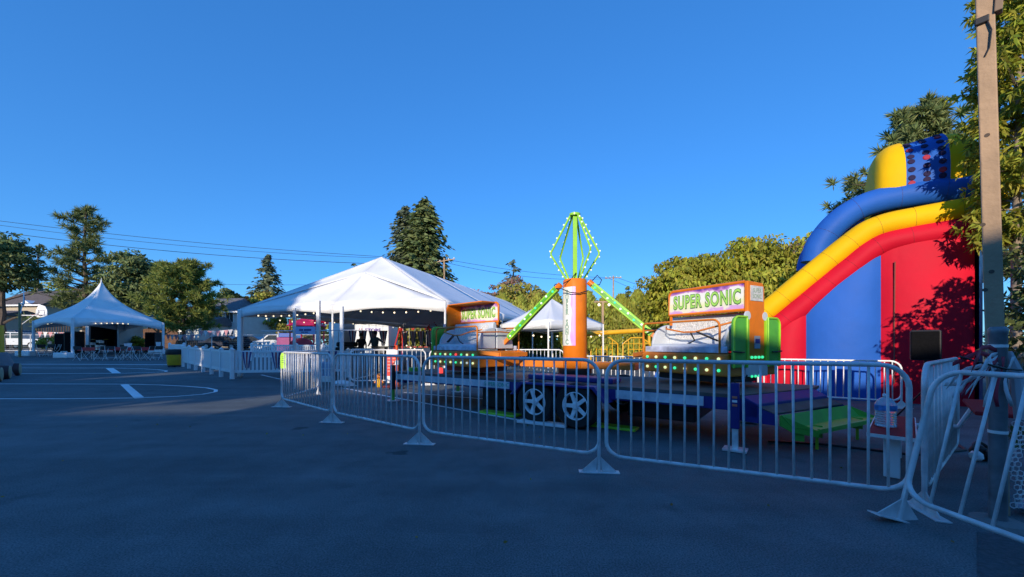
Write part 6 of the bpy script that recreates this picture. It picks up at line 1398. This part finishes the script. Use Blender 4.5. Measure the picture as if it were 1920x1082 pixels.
MB().tube([(-0.05, 0.03, 1.14), (0.1, 0.0, 1.09), (0.22, 0.0, 1.06), (0.35, 0.02, 1.05)], 0.007, 6).build('black_tie', hose, tp_, True)
# red bench with white frame
bn = thing('bench', 'red topped bench with white frame beside the edge-on barricade', 'bench', (3.42, 3.46, 0), R(44))
MB().box((0.55, 0.0, 0.405), (1.35, 0.30, 0.035)).build('seat', M('red_bench_board', (0.36, 0.02, 0.025), 0.7, 0, 0.15, 6, dirt=0.15, spec=0.2), bn, bevel=0.01)
ed = MB()
for y in (-0.155, 0.155): ed.box((0.55, y, 0.405), (1.36, 0.008, 0.03))
for x in (-0.13, 1.23): ed.box((x, 0, 0.405), (0.008, 0.31, 0.03))
ed.build('edging', galv_w, bn)
for x in (0.05, 0.95):
    MB().box((x, 0, 0.20), (0.03, 0.11, 0.38)).build('leg', white_p, bn, bevel=0.008)
MB().tube([(0.05, 0.0, 0.37), (0.2, -0.22, 0.36), (0.55, -0.32, 0.36), (0.9, -0.30, 0.38)], 0.022, 8).build('frame_tube', white_p, bn, True); MB().tube([(-0.05, -0.1, 0.37), (1.15, -0.1, 0.37)], 0.02, 8).build('frame_tube', white_p, bn, True)
MB().tube([(0.95, -0.1, 0.37), (1.0, -0.45, 0.40), (1.0, -0.55, 0.62)], 0.022, 8).build('frame_tube', white_p, bn, True)
MB().box((0.75, -0.72, 0.64), (1.1, 0.45, 0.035)).build('table_board', M('red_bench_board', (0.30, 0.02, 0.025), 0.45), bn, bevel=0.01)
# water jug
wj = thing('water_jug', 'clear one-gallon water jug with blue label on the red bench', 'water jug', (3.62, 3.72, 0.424))
clear = M('clear_water_plastic', (0.80, 0.86, 0.90), 0.12, 0, 0.02, 4, trans=0.55, spec=0.5); clear.node_tree.nodes['Principled BSDF'].inputs['IOR'].default_value = 1.3
pr_ = [(0.06, 0.0), (0.078, 0.01)]
for i in range(6): pr_ += [(0.080, 0.02 + 0.022 * i), (0.075, 0.031 + 0.022 * i)]
pr_ += [(0.080, 0.155), (0.080, 0.215), (0.072, 0.235), (0.045, 0.272), (0.022, 0.285), (0.022, 0.30)]
MB().lathe(pr_, 24).build('bottle', clear, wj, True); MB().lathe([(0.0815, 0.16), (0.0815, 0.212)], 24).build('label', M('blue_water_label', (0.05, 0.22, 0.55), 0.4, 0, 0.4, 30), wj, True); MB().lathe([(0.024, 0.295), (0.024, 0.315), (0.02, 0.318)], 14).build('cap', M('white_cap', (0.75, 0.8, 0.85), 0.4), wj, True)
# loudspeaker by the slide
speaker('black loudspeaker on a stand in front of the red slide wall', (6.3, 5.85, 0), 0.33, 0.30, 0.46, 0.98, R(-48))
# black and white bundle on the ground
bd_ = thing('bundle', 'black and white bundle lying on the ground behind the steel post', 'bundle', (4.95, 4.05, 0), R(20))
for (x, y, z, r, m_) in ((-0.10, 0, 0.055, 0.055, white_pl), (0.03, 0.03, 0.075, 0.075, black_p), (0.14, -0.02, 0.055, 0.055, white_pl), (0.02, -0.06, 0.06, 0.06, black_p)):
    MB().lathe([(0.01, -r), (r * 0.7, -r * 0.75), (r, 0), (r * 0.75, r * 0.7), (0.01, r)], 14, (x, y, z), rot=Matrix.Rotation(x * 5, 3, 'X')).build('lump', m_, bd_, True)
MB().tube(arc((0.02, 0, 0.1), 0.13, 0, 300, 14, (1, 0, 0), (0, 0.3, 0.6)), 0.016, 6).build('strap', black_p, bd_, True)
# pale bag on the grass
bg_ = MB().lathe([(0.02, 0), (0.10, 0.01), (0.13, 0.06), (0.09, 0.11), (0.03, 0.13)], 14).build('plastic_bag', M('pale_blue_bag', (0.22, 0.32, 0.40), 0.35, bump=0.8, bscale=14), None, True); bg_.location = (3.78, 2.72, 0.01); bg_.scale = (1.3, 0.8, 0.8); tag(bg_, 'pale blue plastic bag on the grass at the right edge', 'bag')
# black power cable along the ground behind the bench
tag(MB().tube([(3.2, 4.8, 0.012), (3.8, 4.65, 0.012), (4.4, 4.2, 0.012), (5.2, 4.4, 0.012), (6.3, 5.8, 0.012)], 0.014, 6).build('power_cable', hose, None, True), 'black power cable on the asphalt behind the red bench', 'cable')
# scattered litter leaves on the asphalt
lr = np.random.default_rng(9); n_l = 70; lp = np.stack([lr.uniform(-6, 4, n_l), lr.uniform(1.4, 9, n_l), np.full(n_l, 0.012)], 1); la = lr.normal(size=(n_l, 3)); la[:, 2] *= 0.1
lo = cards('fallen_leaves', lp, la, 0.03, 0.02, leaf_gold, None, lr); struct(lo, 'stuff'); lo['label'] = 'few small fallen leaves scattered on the asphalt'
